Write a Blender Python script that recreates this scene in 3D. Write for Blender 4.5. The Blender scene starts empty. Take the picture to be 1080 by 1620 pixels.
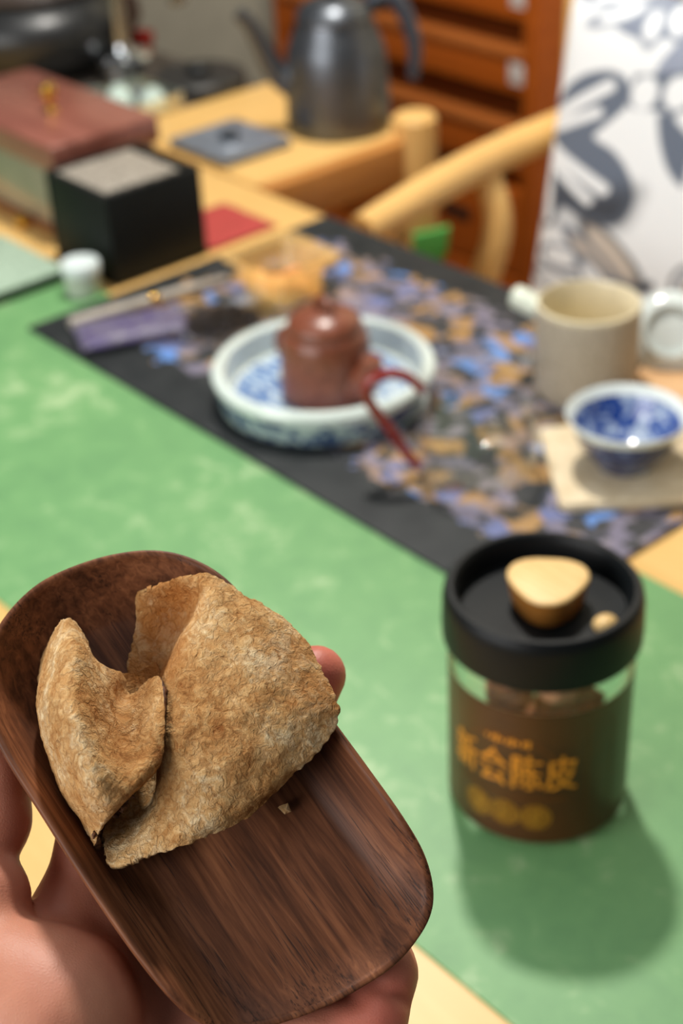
import bpy, bmesh, math, random
import numpy as np
from mathutils import Matrix, Vector, noise
C = bpy.context.scene.collection
SC = bpy.context.scene
R = math.radians
rng = random.Random(7)

# ------------------------------------------------------------------ camera
cam_data = bpy.data.cameras.new('camera')
cam = bpy.data.objects.new('camera', cam_data); C.objects.link(cam)
cam_data.sensor_fit = 'VERTICAL'; cam_data.sensor_height = 36.0; cam_data.sensor_width = 24.0
cam_data.lens = 2400 / 1620 * 36.0
rt = Vector((0.65851, 0.75129, -0.04389)).normalized()
bk = Vector((0.64621, -0.53459, 0.54464)); bk = (bk - rt * bk.dot(rt)).normalized()
up = bk.cross(rt)
CAM = Vector((0, 0, 0.55))
m = Matrix.Identity(4)
for i in range(3):
    m[i][0], m[i][1], m[i][2], m[i][3] = rt[i], up[i], bk[i], CAM[i]
cam.matrix_world = m
cam_data.clip_start = 0.02
cam_data.dof.use_dof = True
cam_data.dof.focus_distance = 0.385
cam_data.dof.aperture_fstop = 10.3
SC.camera = cam

# ------------------------------------------------------------------ world, lamps, exposure
w = bpy.data.worlds.new('world'); SC.world = w; w.use_nodes = True
w.node_tree.nodes['Background'].inputs[0].default_value = (0.93, 0.96, 1.0, 1)
w.node_tree.nodes['Background'].inputs[1].default_value = 0.08
def lamp(name, loc, power, radius, color=(1, 0.95, 0.87)):
    d = bpy.data.lights.new(name, 'POINT'); d.energy = power; d.shadow_soft_size = radius; d.color = color
    o = bpy.data.objects.new(name, d); o.location = loc; C.objects.link(o)
    return o
lamp('ceiling_lamp', (-1.06, 0.905, 1.52), 98, 0.06)
def panel(name, loc, sx, sy, power, color=(0.95, 0.98, 1.0)):
    d = bpy.data.lights.new(name, 'AREA'); d.shape = 'RECTANGLE'; d.size = sx; d.size_y = sy; d.energy = power; d.color = color
    o = bpy.data.objects.new(name, d); o.location = loc; C.objects.link(o)
    return o
panel('overhead_fill', (-0.75, 0.45, 1.75), 1.5, 0.9, 7)  # added overhead fill, also gives the kettle shoulders their highlights
fill_o = panel('front_fill', (-0.62, -1.30, 0.90), 1.6, 1.2, 33, (1.0, 0.985, 0.97))   # added soft fill behind the camera, mainly to brighten the cushion
fill_o.rotation_euler = (R(90), 0, 0)
vs = SC.view_settings
SC.display_settings.display_device = 'sRGB'
vs.view_transform = 'Standard'; vs.look = 'None'; vs.gamma = 1.0; vs.use_curve_mapping = False
vs.exposure = 0.0

# ------------------------------------------------------------------ helpers
def lin(c):
    out = []
    for v in c:
        v = v / 255.0
        out.append(v / 12.92 if v <= 0.04045 else ((v + 0.055) / 1.055) ** 2.4)
    return tuple(out) + (1.0,)

class NT:
    """small wrapper to write node materials"""
    def __init__(s, name):
        s.m = bpy.data.materials.new(name); s.m.use_nodes = True
        s.t = s.m.node_tree; s.b = s.t.nodes['Principled BSDF']; s.out = s.t.nodes['Material Output']
    def n(s, typ, ins=None, **kw):
        nd = s.t.nodes.new(typ)
        for k, v in kw.items(): setattr(nd, k, v)
        for k, v in (ins or {}).items():
            if isinstance(v, bpy.types.NodeSocket): s.t.links.new(v, nd.inputs[k])
            else: nd.inputs[k].default_value = v
        return nd
    def co(s, scale=(1, 1, 1), loc=(0, 0, 0), rot=(0, 0, 0)):
        tc = s.n('ShaderNodeTexCoord')
        return s.n('ShaderNodeMapping', {'Vector': tc.outputs['Object'], 'Scale': scale, 'Location': loc, 'Rotation': rot}).outputs[0]
    def noise(s, vec, scale, detail=3, rough=0.5, dist=0.0):
        return s.n('ShaderNodeTexNoise', {'Vector': vec, 'Scale': scale, 'Detail': detail, 'Roughness': rough, 'Distortion': dist}).outputs['Fac']
    def ramp(s, fac, stops, interp='LINEAR'):
        nd = s.n('ShaderNodeValToRGB', {'Fac': fac}); cr = nd.color_ramp; cr.interpolation = interp
        while len(cr.elements) > 1: cr.elements.remove(cr.elements[-1])
        cr.elements[0].position = stops[0][0]; cr.elements[0].color = stops[0][1]
        for p, c in stops[1:]:
            e = cr.elements.new(p); e.color = c
        return nd.outputs['Color']
    def mix(s, fac, a, b, mode='MIX'):
        nd = s.n('ShaderNodeMix', data_type='RGBA', blend_type=mode)
        for k, v in ((0, fac), (6, a), (7, b)):
            if isinstance(v, bpy.types.NodeSocket): s.t.links.new(v, nd.inputs[k])
            else: nd.inputs[k].default_value = v
        return nd.outputs[2]
    def math(s, op, a, b=0.0, clamp=False):
        nd = s.n('ShaderNodeMath', operation=op, use_clamp=clamp)
        for k, v in ((0, a), (1, b)):
            if isinstance(v, bpy.types.NodeSocket): s.t.links.new(v, nd.inputs[k])
            else: nd.inputs[k].default_value = v
        return nd.outputs[0]
    def set(s, **kw):
        for k, v in kw.items():
            k = {'color': 'Base Color', 'rough': 'Roughness', 'metal': 'Metallic', 'normal': 'Normal', 'sss': 'Subsurface Weight',
                 'spec': 'Specular IOR Level', 'coat': 'Coat Weight', 'sheen': 'Sheen Weight'}.get(k, k)
            if isinstance(v, bpy.types.NodeSocket): s.t.links.new(v, s.b.inputs[k])
            else: s.b.inputs[k].default_value = v
        return s
    def bump(s, h, strength=0.3, dist=0.001):
        s.set(normal=s.n('ShaderNodeBump', {'Height': h, 'Strength': strength, 'Distance': dist}).outputs[0]); return s

def plain(name, rgb, rough=0.5, metal=0.0, grain=0.06, scale=60, **kw):
    k = NT(name); c = lin(rgb)
    f = k.noise(k.co(), scale, 4)
    lo = tuple(max(0, v * (1 - grain * 2)) for v in c[:3]) + (1,); hi = tuple(min(1, v * (1 + grain * 2)) for v in c[:3]) + (1,)
    k.set(color=k.ramp(f, [(0.3, lo), (0.7, hi)]), rough=rough, metal=metal, **kw)
    return k.m

def wood(name, base, dark, axis=0, scale=9.0, rough=0.45, stretch=14, contrast=0.5):
    k = NT(name)
    s = [stretch] * 3; s[axis] = 1.0
    v = k.co(scale=tuple(s))
    f = k.noise(v, scale, 6, 0.62, 0.4)
    f2 = k.noise(v, scale * 5, 3, 0.5)
    f3 = k.math('ADD', k.math('MULTIPLY', f, 0.75), k.math('MULTIPLY', f2, 0.25))
    k.set(color=k.ramp(f3, [(0.5 - contrast * 0.4, lin(dark)), (0.5 + contrast * 0.25, lin(base))]), rough=rough)
    k.bump(f3, 0.15, 0.0006)
    return k.m

def obj(name, verts, faces, mat, parent=None, smooth=True, edges=None):
    me = bpy.data.meshes.new(name)
    me.from_pydata([tuple(v) for v in verts], edges or [], [tuple(f) for f in faces])
    me.update()
    o = bpy.data.objects.new(name, me); C.objects.link(o)
    if mat is not None:
        for mm in (mat if isinstance(mat, (list, tuple)) else [mat]): me.materials.append(mm)
    if smooth: me.polygons.foreach_set('use_smooth', [True] * len(me.polygons))
    if parent is not None: o.parent = parent
    return o

def bmobj(name, bm, mat, parent=None, smooth=True, loc=None):
    bmesh.ops.recalc_face_normals(bm, faces=bm.faces)
    me = bpy.data.meshes.new(name); bm.to_mesh(me); bm.free()
    o = bpy.data.objects.new(name, me); C.objects.link(o)
    me.materials.append(mat)
    if smooth:
        me.polygons.foreach_set('use_smooth', [True] * len(me.polygons))
        o.modifiers.new('edge_split', 'EDGE_SPLIT').split_angle = R(38)
    if parent is not None: o.parent = parent
    if loc is not None: o.location = loc
    return o

def box_bm(x0, x1, y0, y1, z0, z1, bev=0.0, seg=3, bm=None):
    bm = bm or bmesh.new()
    g = bmesh.ops.create_cube(bm, size=1.0)
    vs_ = g['verts']
    for v in vs_:
        v.co = Vector(((x0 + x1) / 2 + v.co.x * (x1 - x0), (y0 + y1) / 2 + v.co.y * (y1 - y0), (z0 + z1) / 2 + v.co.z * (z1 - z0)))
    if bev > 0:
        es = list({e for v in vs_ for e in v.link_edges})
        bmesh.ops.bevel(bm, geom=es, offset=bev, segments=seg, profile=0.5, affect='EDGES')
    return bm
def box(name, mat, x0, x1, y0, y1, z0, z1, bev=0.002, parent=None, seg=3):
    return bmobj(name, box_bm(x0, x1, y0, y1, z0, z1, bev, seg), mat, parent)

def lathe(name, prof, mat, parent=None, n=64, loc=None, close=False):
    """profile of (r, z) from start to end, revolved"""
    V, F = [], []
    rows = []
    for r, z in prof:
        if r < 1e-6:
            rows.append([len(V)]); V.append((0, 0, z))
        else:
            rows.append(list(range(len(V), len(V) + n)))
            V += [(r * math.cos(2 * math.pi * i / n), r * math.sin(2 * math.pi * i / n), z) for i in range(n)]
    pairs = list(zip(rows, rows[1:])) + ([(rows[-1], rows[0])] if close else [])
    for a, b in pairs:
        for i in range(n):
            j = (i + 1) % n
            if len(a) == 1 and len(b) == 1: continue
            if len(a) == 1: F.append((a[0], b[i], b[j]))
            elif len(b) == 1: F.append((a[i], b[0], a[j]))
            else: F.append((a[i], b[i], b[j], a[j]))
    bm = bmesh.new()
    bv = [bm.verts.new(v) for v in V]
    for f in F: bm.faces.new([bv[i] for i in f])
    return bmobj(name, bm, mat, parent, True, loc)

def spline(pts, n):
    """Catmull-Rom through points, n samples per span"""
    P = np.array(pts, float); out = []
    Q = np.vstack([2 * P[0] - P[1], P, 2 * P[-1] - P[-2]])
    for i in range(1, len(Q) - 2):
        for k in range(n):
            t = k / n
            out.append(0.5 * (2 * Q[i] + (Q[i + 1] - Q[i - 1]) * t + (2 * Q[i - 1] - 5 * Q[i] + 4 * Q[i + 1] - Q[i + 2]) * t * t + (3 * Q[i] - Q[i - 1] - 3 * Q[i + 1] + Q[i + 2]) * t ** 3))
    out.append(P[-1]); return np.array(out)

def tube(name, pts, radii, mat, parent=None, n=16, per=8, flat=1.0):
    if not hasattr(radii, '__len__'): radii = [radii] * len(pts)
    S = spline([tuple(p) + (r,) for p, r in zip(pts, radii)], per)
    P, rr = S[:, :3], S[:, 3]
    V, F = [], []
    t0 = Vector(P[1] - P[0]).normalized()
    nrm = t0.orthogonal().normalized()
    for i in range(len(P)):
        a = P[max(i - 1, 0)]; b = P[min(i + 1, len(P) - 1)]
        t = Vector(b - a).normalized()
        nrm = (nrm - t * nrm.dot(t)).normalized(); bn = t.cross(nrm)
        for k in range(n):
            an = 2 * math.pi * k / n
            V.append(Vector(P[i]) + (nrm * math.cos(an) + bn * math.sin(an) * flat) * max(rr[i], 1e-4))
    for i in range(len(P) - 1):
        for k in range(n):
            j = (k + 1) % n
            F.append((i * n + k, i * n + j, (i + 1) * n + j, (i + 1) * n + k))
    F.append(tuple(reversed(range(n)))); L = (len(P) - 1) * n; F.append(tuple(L + k for k in range(n)))
    bm = bmesh.new(); bv = [bm.verts.new(v) for v in V]
    for f in F: bm.faces.new([bv[i] for i in f])
    return bmobj(name, bm, mat, parent)

def prism_bm(poly, z0, z1, bev=0.0, seg=3):
    bm = bmesh.new()
    vs_ = [bm.verts.new((x, y, z0)) for x, y in poly]
    f = bm.faces.new(vs_)
    g = bmesh.ops.extrude_face_region(bm, geom=[f])
    tv = [e for e in g['geom'] if isinstance(e, bmesh.types.BMVert)]
    bmesh.ops.translate(bm, verts=tv, vec=(0, 0, z1 - z0))
    if bev > 0:
        bm.edges.ensure_lookup_table()
        es = [e for e in bm.edges if abs(e.verts[0].co.z - e.verts[1].co.z) < 1e-9]
        bmesh.ops.bevel(bm, geom=es, offset=bev, segments=seg, profile=0.5, affect='EDGES')
    return bm
def rrect(x0, x1, y0, y1, r, n=6):
    out = []
    for cx, cy, a in ((x1 - r, y1 - r, 0), (x0 + r, y1 - r, 90), (x0 + r, y0 + r, 180), (x1 - r, y0 + r, 270)):
        for k in range(n + 1):
            an = R(a + 90 * k / n); out.append((cx + r * math.cos(an), cy + r * math.sin(an)))
    return out

def tag(o, label, cat, group=None, kind=None):
    o['label'] = label; o['category'] = cat
    if group: o['group'] = group
    if kind: o['kind'] = kind
    return o
def thing(name, label, cat, loc=(0, 0, 0), rz=0.0, group=None):
    o = bpy.data.objects.new(name, None); o.empty_display_size = 0.02; C.objects.link(o)
    o.location = loc; o.rotation_euler = (0, 0, rz)
    return tag(o, label, cat, group)
def struct(o): o['kind'] = 'structure'; return o
def lab(o, text): o['label'] = text; return o

def clear_glass(name, tint=(0.97, 0.985, 0.98), ior=1.45, refl=1.0, dark=0.0):
    """thin-walled glass: tinted see-through with Fresnel reflection"""
    k = NT(name); t = k.t
    tr = k.n('ShaderNodeBsdfTransparent', {'Color': tuple(tint) + (1,)})
    gl = k.n('ShaderNodeBsdfGlossy', {'Color': (1, 1, 1, 1), 'Roughness': 0.03})
    f0 = ((ior - 1) / (ior + 1)) ** 2
    fc_ = k.math('POWER', k.n('ShaderNodeLayerWeight', {'Blend': 0.5}).outputs['Facing'], 5.0)
    f = k.math('MULTIPLY', k.math('ADD', f0, k.math('MULTIPLY', fc_, 0.8)), refl, True)
    mx = k.n('ShaderNodeMixShader', {0: f, 1: tr.outputs[0], 2: gl.outputs[0]})
    t.links.new(mx.outputs[0], k.out.inputs[0]); t.nodes.remove(k.b)
    return k.m

# ------------------------------------------------------------------ materials
M = {}
M['honey_wood'] = wood('honey wood', (236, 194, 122), (224, 174, 98), 0, 5, 0.42, 9, 0.8)
M['honey_wood_y'] = wood('honey wood cross', (236, 194, 122), (224, 174, 98), 1, 5, 0.42, 9, 0.8)
M['chair_wood'] = wood('chair wood', (240, 196, 122), (220, 166, 94), 1, 6, 0.4, 9, 0.8)
M['red_wood'] = wood('red brown wood', (206, 104, 28), (166, 76, 15), 0, 5, 0.42, 10, 0.8)
M['dark_gap'] = plain('dark cabinet inside', (46, 26, 14), 0.7)
M['wall'] = plain('taupe wall paint', (226, 216, 190), 0.9, 0, 0.03, 14)
M['floor'] = wood('dark floor boards', (88, 66, 50), (60, 44, 32), 0, 4, 0.5)
M['black'] = plain('black plastic', (26, 28, 29), 0.42, 0, 0.05)
M['black_gloss'] = plain('glossy black lacquer', (20, 22, 22), 0.16, 0, 0.05)
M['chrome'] = plain('chrome', (205, 210, 214), 0.14, 1.0, 0.02)
M['white_glaze'] = plain('white porcelain glaze', (228, 236, 232), 0.12, 0, 0.02, coat=0.4)
M['gold'] = plain('brass', (224, 178, 84), 0.2, 1.0, 0.03)

# ------------------------------------------------------------------ setting
struct(box('floor', M['floor'], -4.6, 1.6, -1.2, 2.4, -0.78, -0.74, 0))
struct(box('wall_back', M['wall'], -4.6, 1.6, 2.16, 2.26, -0.74, 1.6, 0))
tr = struct(box('trim_1', wood('door frame wood', (112, 76, 50), (84, 54, 34), 2), -3.80, -3.46, 2.11, 2.16, -0.74, 1.5, 0.004))

# ------------------------------------------------------------------ tea table and side table
table = thing('tea_table', 'long honey-coloured wooden tea table carrying the green runner', 'table', (0, 0, 0))
box('tabletop', M['honey_wood'], -2.05, 0.12, 0.10, 0.872, -0.034, 0.0, 0.004, table)
box('apron', M['honey_wood'], -1.98, 0.05, 0.155, 0.18, -0.11, -0.034, 0.002, table)
box('apron', M['honey_wood'], -1.98, 0.05, 0.80, 0.825, -0.11, -0.034, 0.002, table)
for x in (-1.95, 0.0):
    for y in (0.15, 0.775):
        box('leg', M['honey_wood'], x, x + 0.055, y, y + 0.055, -0.74, -0.034, 0.004, table)

side = thing('side_table', 'honey wood side table with corner post holding the grey kettle', 'table', (0, 0, 0))
box('tabletop', M['honey_wood_y'], -1.42, -1.168, 0.876, 1.112, -0.022, 0.0, 0.003, side)
lab(box('apron_board', wood('amber side board', (206, 142, 72), (180, 116, 52), 1, 5, 0.42, 9, 0.8), -1.167, -1.147, 0.876, 1.062, -0.045, 0.0, 0.003, side), 'amber side board along the edge')
for x, y, h in ((-1.155, 1.085, 0.022), (-1.405, 1.09, -0.022), (-1.405, 0.90, -0.022), (-1.172, 0.90, -0.045)):
    lathe('leg', [(0, -0.74), (0.019, -0.738), (0.021, -0.4), (0.0235, h - 0.004), (0.020, h), (0, h + 0.001)], M['chair_wood'], side, 32, (x, y, 0))

# counter behind, under stove, faucet and tray
cnt = thing('counter', 'dark low counter under the black pot and faucet', 'counter')
box('worktop', plain('dark stone', (74, 68, 62), 0.5), -2.2, -1.43, 0.882, 1.09, -0.03, -0.002, 0.003, cnt)
box('body', plain('dark counter body', (66, 56, 48), 0.6), -2.18, -1.45, 0.90, 1.07, -0.74, -0.03, 0.002, cnt)

# cabinet with open shelves and drawer fronts
cab = thing('drawer_cabinet', 'red-brown wooden cabinet of drawers and dark open shelves', 'cabinet', (0, 0, 0))
cx0, cx1, cy = -2.30, -1.622, 1.80
box('side_panel', M['red_wood'], cx0, cx0 + 0.03, cy, 2.14, -0.74, 0.55, 0.002, cab)
box('side_panel', M['red_wood'], cx1 - 0.028, cx1, cy - 0.012, 2.14, -0.74, 0.55, 0.002, cab)
box('back_panel', M['dark_gap'], cx0 + 0.03, cx1 - 0.028, 2.11, 2.13, -0.74, 0.55, 0, cab)
LABEL = plain('paper label', (236, 228, 220), 0.7)
def drawer(z0, z1, with_label=True, slot=False):
    d = box('drawer', M['red_wood'], cx0 + 0.032, cx1 - 0.03, cy, cy + 0.30, z0, z1, 0.003, cab)
    if with_label:
        lab(box('label_plate', LABEL, cx1 - 0.066, cx1 - 0.036, cy - 0.0025, cy - 0.0002, z0 + (z1 - z0) * 0.28, z0 + (z1 - z0) * 0.88, 0.0008, d), 'white paper label')
    if slot:
        lab(box('handle', M['dark_gap'], cx1 - 0.225, cx1 - 0.155, cy - 0.002, cy + 0.004, z1 - 0.085, z1 - 0.062, 0.001, d), 'dark slot handle')
    return d
for z0, z1 in ((0.04, 0.125), (-0.122, -0.044), (-0.240, -0.180), (-0.374, -0.306)):
    drawer(z0, z1)
drawer(-0.56, -0.405, False, True)
drawer(-0.72, -0.566, False, True)
lip = wood('shelf lip wood', (208, 122, 58), (180, 98, 40), 0, 5, 0.4)
for z in (0.131, -0.038, -0.174, -0.300):
    lab(box('shelf', lip, cx0 + 0.032, cx1 - 0.03, cy - 0.008, 2.10, z - 0.006, z + 0.004, 0.002, cab), 'lighter shelf edge')

# ------------------------------------------------------------------ green runner and floral mat
k = NT('green felt'); v = k.co()
f = k.noise(v, 9, 6, 0.62); f2 = k.noise(v, 46, 5, 0.65, 0.6)
f3 = k.math('ADD', k.math('MULTIPLY', f, 0.45), k.math('MULTIPLY', f2, 0.55))
k.set(color=k.ramp(f3, [(0.30, lin((98, 148, 96))), (0.54, lin((114, 165, 106))), (0.66, lin((166, 196, 146)))]), rough=0.5)
k.bump(k.noise(v, 900, 2), 0.12, 0.0004)
run = box('table_runner', k.m, -1.78, 0.10, 0.322, 0.624, 0.0, 0.0016, 0.0005)
tag(run, 'long mottled green runner laid along the honey wood table', 'table runner')

k = NT('floral mat'); v = k.co()
wv = k.n('ShaderNodeVectorMath', {0: v, 1: k.n('ShaderNodeVectorMath', {0: k.n('ShaderNodeTexNoise', {'Vector': v, 'Scale': 55.0, 'Detail': 3.0}).outputs['Color'], 1: (0.018, 0.018, 0.0)}, operation='MULTIPLY').outputs[0]}, operation='ADD').outputs[0]
vor = k.n('ShaderNodeTexVoronoi', {'Vector': wv, 'Scale': 62.0, 'Randomness': 1.0}, voronoi_dimensions='2D')
sep = k.n('ShaderNodeSeparateColor', {0: vor.outputs['Color']})
pat = k.ramp(sep.outputs[0], [(0.0, lin((48, 52, 54))), (0.10, lin((182, 140, 84))), (0.32, lin((146, 118, 84))), (0.40, lin((56, 58, 60))), (0.48, lin((128, 122, 142))), (0.66, lin((160, 134, 120))), (0.74, lin((52, 54, 58))), (0.80, lin((112, 122, 170))), (0.88, lin((104, 152, 224))), (0.95, lin((54, 58, 60)))], 'CONSTANT')
fine = k.noise(v, 260, 4, 0.7)
pat = k.mix(k.math('MULTIPLY', fine, 0.38), pat, lin((84, 78, 74)))
vor2 = k.n('ShaderNodeTexVoronoi', {'Vector': wv, 'Scale': 120.0, 'Randomness': 1.0}, voronoi_dimensions='2D')
sep2 = k.n('ShaderNodeSeparateColor', {0: vor2.outputs['Color']})
pat = k.mix(k.math('MULTIPLY', k.math('LESS_THAN', sep2.outputs[0], 0.22), 0.85), pat, lin((44, 48, 50)))
pat = k.mix(k.math('MULTIPLY', k.math('GREATER_THAN', sep2.outputs[0], 0.86), 0.7), pat, lin((150, 140, 150)))
sx = k.n('ShaderNodeSeparateXYZ', {0: v})
# blossom field fades towards the near and left margins of the print
my = k.math('MULTIPLY', k.math('SUBTRACT', sx.outputs[1], 0.556), 26.0, True)
mx_ = k.math('MULTIPLY', k.math('SUBTRACT', sx.outputs[0], -1.060), 14.0, True)
mf = k.math('MULTIPLY', k.math('SUBTRACT', 0.870, sx.outputs[1]), 16.0, True)
msk = k.math('MULTIPLY', k.math('MULTIPLY', my, mx_), mf)
nz = k.noise(v, 24, 4, 0.6)
nz2 = k.noise(v, 130, 3, 0.6)
cover = k.math('GREATER_THAN', k.math('ADD', k.math('ADD', k.math('MULTIPLY', nz, 0.6), k.math('MULTIPLY', nz2, 0.4)), k.math('MULTIPLY', msk, 0.46)), 0.835)
base = k.ramp(k.noise(v, 40, 4), [(0.35, lin((30, 34, 36))), (0.7, lin((46, 49, 50)))])
k.set(color=k.mix(cover, base, pat), rough=0.6, spec=0.3)
mat_o = box('table_mat', k.m, -1.045, -0.484, 0.537, 0.865, 0.0018, 0.0042, 0.0008)
tag(mat_o, 'black place mat with gold, lilac and blue blossom print', 'mat')
TOP = 0.0042   # top of the mat

# ------------------------------------------------------------------ tea scoop, peel and hand share one frame
ea = Vector((0.89127, -0.02238, -0.45292)); eb = Vector((0.16433, 0.94683, 0.27659)); en = Vector((0.42265, -0.32094, 0.84756))
SCOOP = Matrix.Identity(4)
for i in range(3):
    SCOOP[i][0], SCOOP[i][1], SCOOP[i][2], SCOOP[i][3] = ea[i], eb[i], en[i], (-0.25814, 0.15702, 0.27597)[i]

k = NT('walnut'); v = k.co(scale=(1, 16, 16)); vp = k.co(scale=(1, 30, 30))
g = k.noise(v, 34, 6, 0.6, 0.8)
band = k.noise(k.co(scale=(1, 7, 7)), 13, 3, 0.5, 0.5)
pores = k.noise(vp, 62, 4, 0.6)
g2 = k.math('ADD', k.math('MULTIPLY', g, 0.55), k.math('MULTIPLY', band, 0.45))
col = k.ramp(g2, [(0.36, lin((70, 40, 25))), (0.50, lin((110, 66, 42))), (0.64, lin((146, 93, 61)))])
streak = k.math('MULTIPLY', k.math('GREATER_THAN', pores, 0.615), k.math('GREATER_THAN', k.noise(k.co(scale=(1, 6, 6)), 26, 2), 0.47))
streak = k.ramp(k.math('MULTIPLY', pores, k.ramp(k.noise(k.co(scale=(1, 5, 5)), 24, 2), [(0.42, (0.55, 0.55, 0.55, 1)), (0.60, (1, 1, 1, 1))])), [(0.52, (0, 0, 0, 1)), (0.62, (1, 1, 1, 1))])
col = k.mix(k.math('MULTIPLY', streak, 0.75), col, lin((38, 24, 18)))
k.set(color=col, rough=0.5, spec=0.24)
k.bump(k.math('SUBTRACT', g, k.math('MULTIPLY', streak, 0.5)), 0.22, 0.0004)
WALNUT = k.m
OUTL = [(70.2, 2, 2.2), (71, 12, 2.2), (70, 20, 2.2), (67, 28, 2.6), (62, 33, 4.2), (54, 36, 8.5), (44, 36.8, 12), (30, 37, 13.5), (10, 37.2, 14), (-15, 37.6, 14),
        (-33, 37.5, 14), (-45, 33.5, 14), (-54, 26, 14), (-60.5, 14, 14), (-64, 0, 14), (-63.6, -10, 14), (-60, -20, 14), (-54, -28, 14), (-44, -34, 14), (-30, -36.8, 14),
        (-10, -37.2, 14), (10, -37.4, 14), (30, -37, 13.5), (44, -35.8, 12), (53, -33.5, 8.5), (59, -29, 4.2), (63, -23, 2.6), (66.5, -14, 2.2), (69, -5, 2.2)]
ol = spline(OUTL + [OUTL[0]], 6)[:-1] / 1000.0
def scoop():
    V, F, rows = [], [], []
    n = len(ol)
    sp = np.stack([np.clip(ol[:, 0], -0.028, 0.046) * 0.92, np.zeros(n)], 1)
    H = ol[:, 2]
    def ring(r, z):
        p = sp + (ol[:, :2] - sp) * r
        base = len(V)
        for i in range(n): V.append((p[i, 0], p[i, 1], z[i] if hasattr(z, '__len__') else z))
        rows.append(list(range(base, base + n)))
    for r in np.concatenate([np.linspace(0.04, 0.58, 10), np.linspace(0.60, 0.930, 20)]):
        t = np.clip((r - 0.60) / 0.335, 0, 1)
        ring(r, (H - 0.0003) * (t ** 1.7) * (1.0 - 0.08 * t))
    rim = [(0.942, 0.955), (0.957, 0.99), (0.972, 1.0), (0.987, 0.985), (0.996, 0.92), (1.0, 0.82)]
    for r, q in rim: ring(r, H * q)
    thick = np.clip(H / 0.014, 0.35, 1.0)
    for r, q in ((0.992, 0.62), (0.975, 0.38), (0.945, 0.12), (0.90, -0.12), (0.83, -0.27), (0.72, -0.33), (0.4, -0.34), (0.04, -0.34)):
        if q > 0: ring(r, H * q)
        else: ring(r, 0.014 * q * (0.45 + 0.55 * thick) - 0.0008)
    for a, b in zip(rows, rows[1:]):
        for i in range(n):
            j = (i + 1) % n; F.append((a[i], a[j], b[j], b[i]))
    F.append(tuple(reversed(rows[0]))); F.append(tuple(rows[-1]))
    bm = bmesh.new(); bv = [bm.verts.new(q) for q in V]
    for f_ in F: bm.faces.new([bv[i] for i in f_])
    bmesh.ops.recalc_face_normals(bm, faces=bm.faces)
    me = bpy.data.meshes.new('tea_scoop'); bm.to_mesh(me); bm.free()
    me.materials.append(WALNUT); me.polygons.foreach_set('use_smooth', [True] * len(me.polygons))
    o = bpy.data.objects.new('tea_scoop', me); C.objects.link(o); o.matrix_world = SCOOP
    return o
tag(scoop(), 'dark walnut tea scoop with raised rim held above the table', 'tea scoop')

PEEL_RIGHT = [[(-47.9,15.2,6.0),(-45.2,18.4,12.0),(-40.2,26.0,20.0),(-35.2,32.9,22.0),(-26.4,36.9,20.0),(-17.3,41.6,18.0)],[(-42.7,11.3,4.0),(-36.1,21.9,8.0),(-31.5,27.9,23.0),(-23.2,32.4,25.0),(-14.7,37.0,24.0),(-6.0,42.9,19.0)],[(-37.2,6.2,3.0),(-30.5,14.5,6.0),(-23.2,16.0,23.0),(-12.0,24.0,27.0),(-3.9,33.4,25.0),(3.7,41.2,20.0)],[(-33.1,2.0,3.0),(-24.4,6.7,5.0),(-16.2,5.9,22.0),(-3.7,16.9,27.0),(5.3,28.9,25.0),(10.3,39.8,20.0)],[(-21.7,-3.1,2.4),(-15.2,1.5,5.0),(-9.3,0.7,23.0),(4.3,10.3,26.0),(12.2,23.0,24.0),(15.7,37.5,19.0)],[(-10.8,-14.4,2.4),(-5.9,-5.6,4.0),(-1.4,-4.8,21.0),(11.1,3.7,25.0),(16.5,16.0,22.0),(19.0,29.7,18.0)],[(-2.3,-24.1,2.4),(0.3,-14.1,2.6),(6.7,-12.4,15.0),(15.7,-4.4,21.0),(20.2,6.8,20.0),(20.7,18.6,17.0)],[(2.3,-27.4,6.0),(10.3,-29.6,11.0),(14.7,-22.3,15.0),(18.8,-12.6,17.0),(20.8,-4.2,16.0),(22.0,6.4,15.0)]]
PEEL_LEFT = [[(-52.0,-11.6,3.0),(-51.5,-6.5,12.0),(-49.1,-4.6,18.0),(-48.1,-3.3,18.0),(-46.8,-2.7,16.0),(-46.3,-2.4,11.0)],[(-49.1,-15.3,3.0),(-45.5,-12.5,14.0),(-41.0,-9.6,24.0),(-37.9,-6.6,27.0),(-35.8,-4.7,23.0),(-35.4,-3.5,12.0)],[(-43.4,-19.6,3.0),(-40.7,-19.0,12.0),(-34.1,-15.2,26.0),(-29.3,-11.4,30.0),(-27.2,-6.8,23.0),(-31.5,0.1,8.0)],[(-36.9,-22.8,4.0),(-36.8,-22.5,11.0),(-27.0,-19.7,28.0),(-20.8,-15.4,33.0),(-19.9,-9.1,21.0),(-25.4,-1.2,7.0)],[(-29.2,-25.5,4.5),(-28.7,-25.9,11.0),(-18.1,-23.3,28.0),(-11.7,-18.4,34.0),(-11.5,-10.7,21.0),(-21.9,6.2,18.0)],[(-19.9,-27.7,5.0),(-18.9,-28.5,10.0),(-9.8,-25.4,26.0),(-3.2,-20.9,33.0),(-5.3,-10.7,25.0),(-13.6,3.8,25.0)],[(-10.8,-29.0,5.5),(-10.5,-30.1,9.0),(-3.5,-27.1,22.0),(1.5,-22.7,29.0),(-0.2,-12.3,28.0),(-5.1,-1.2,26.0)],[(-2.1,-29.5,5.5),(-2.3,-30.0,9.0),(0.8,-28.1,16.0),(3.4,-23.8,24.0),(2.8,-15.3,27.0),(0.8,-6.9,25.0)],[(4.5,-30.5,6.0),(3.7,-30.5,8.0),(4.0,-30.1,11.0),(3.5,-27.1,16.0),(3.1,-23.1,20.0),(2.8,-20.1,22.0)]]
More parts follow.
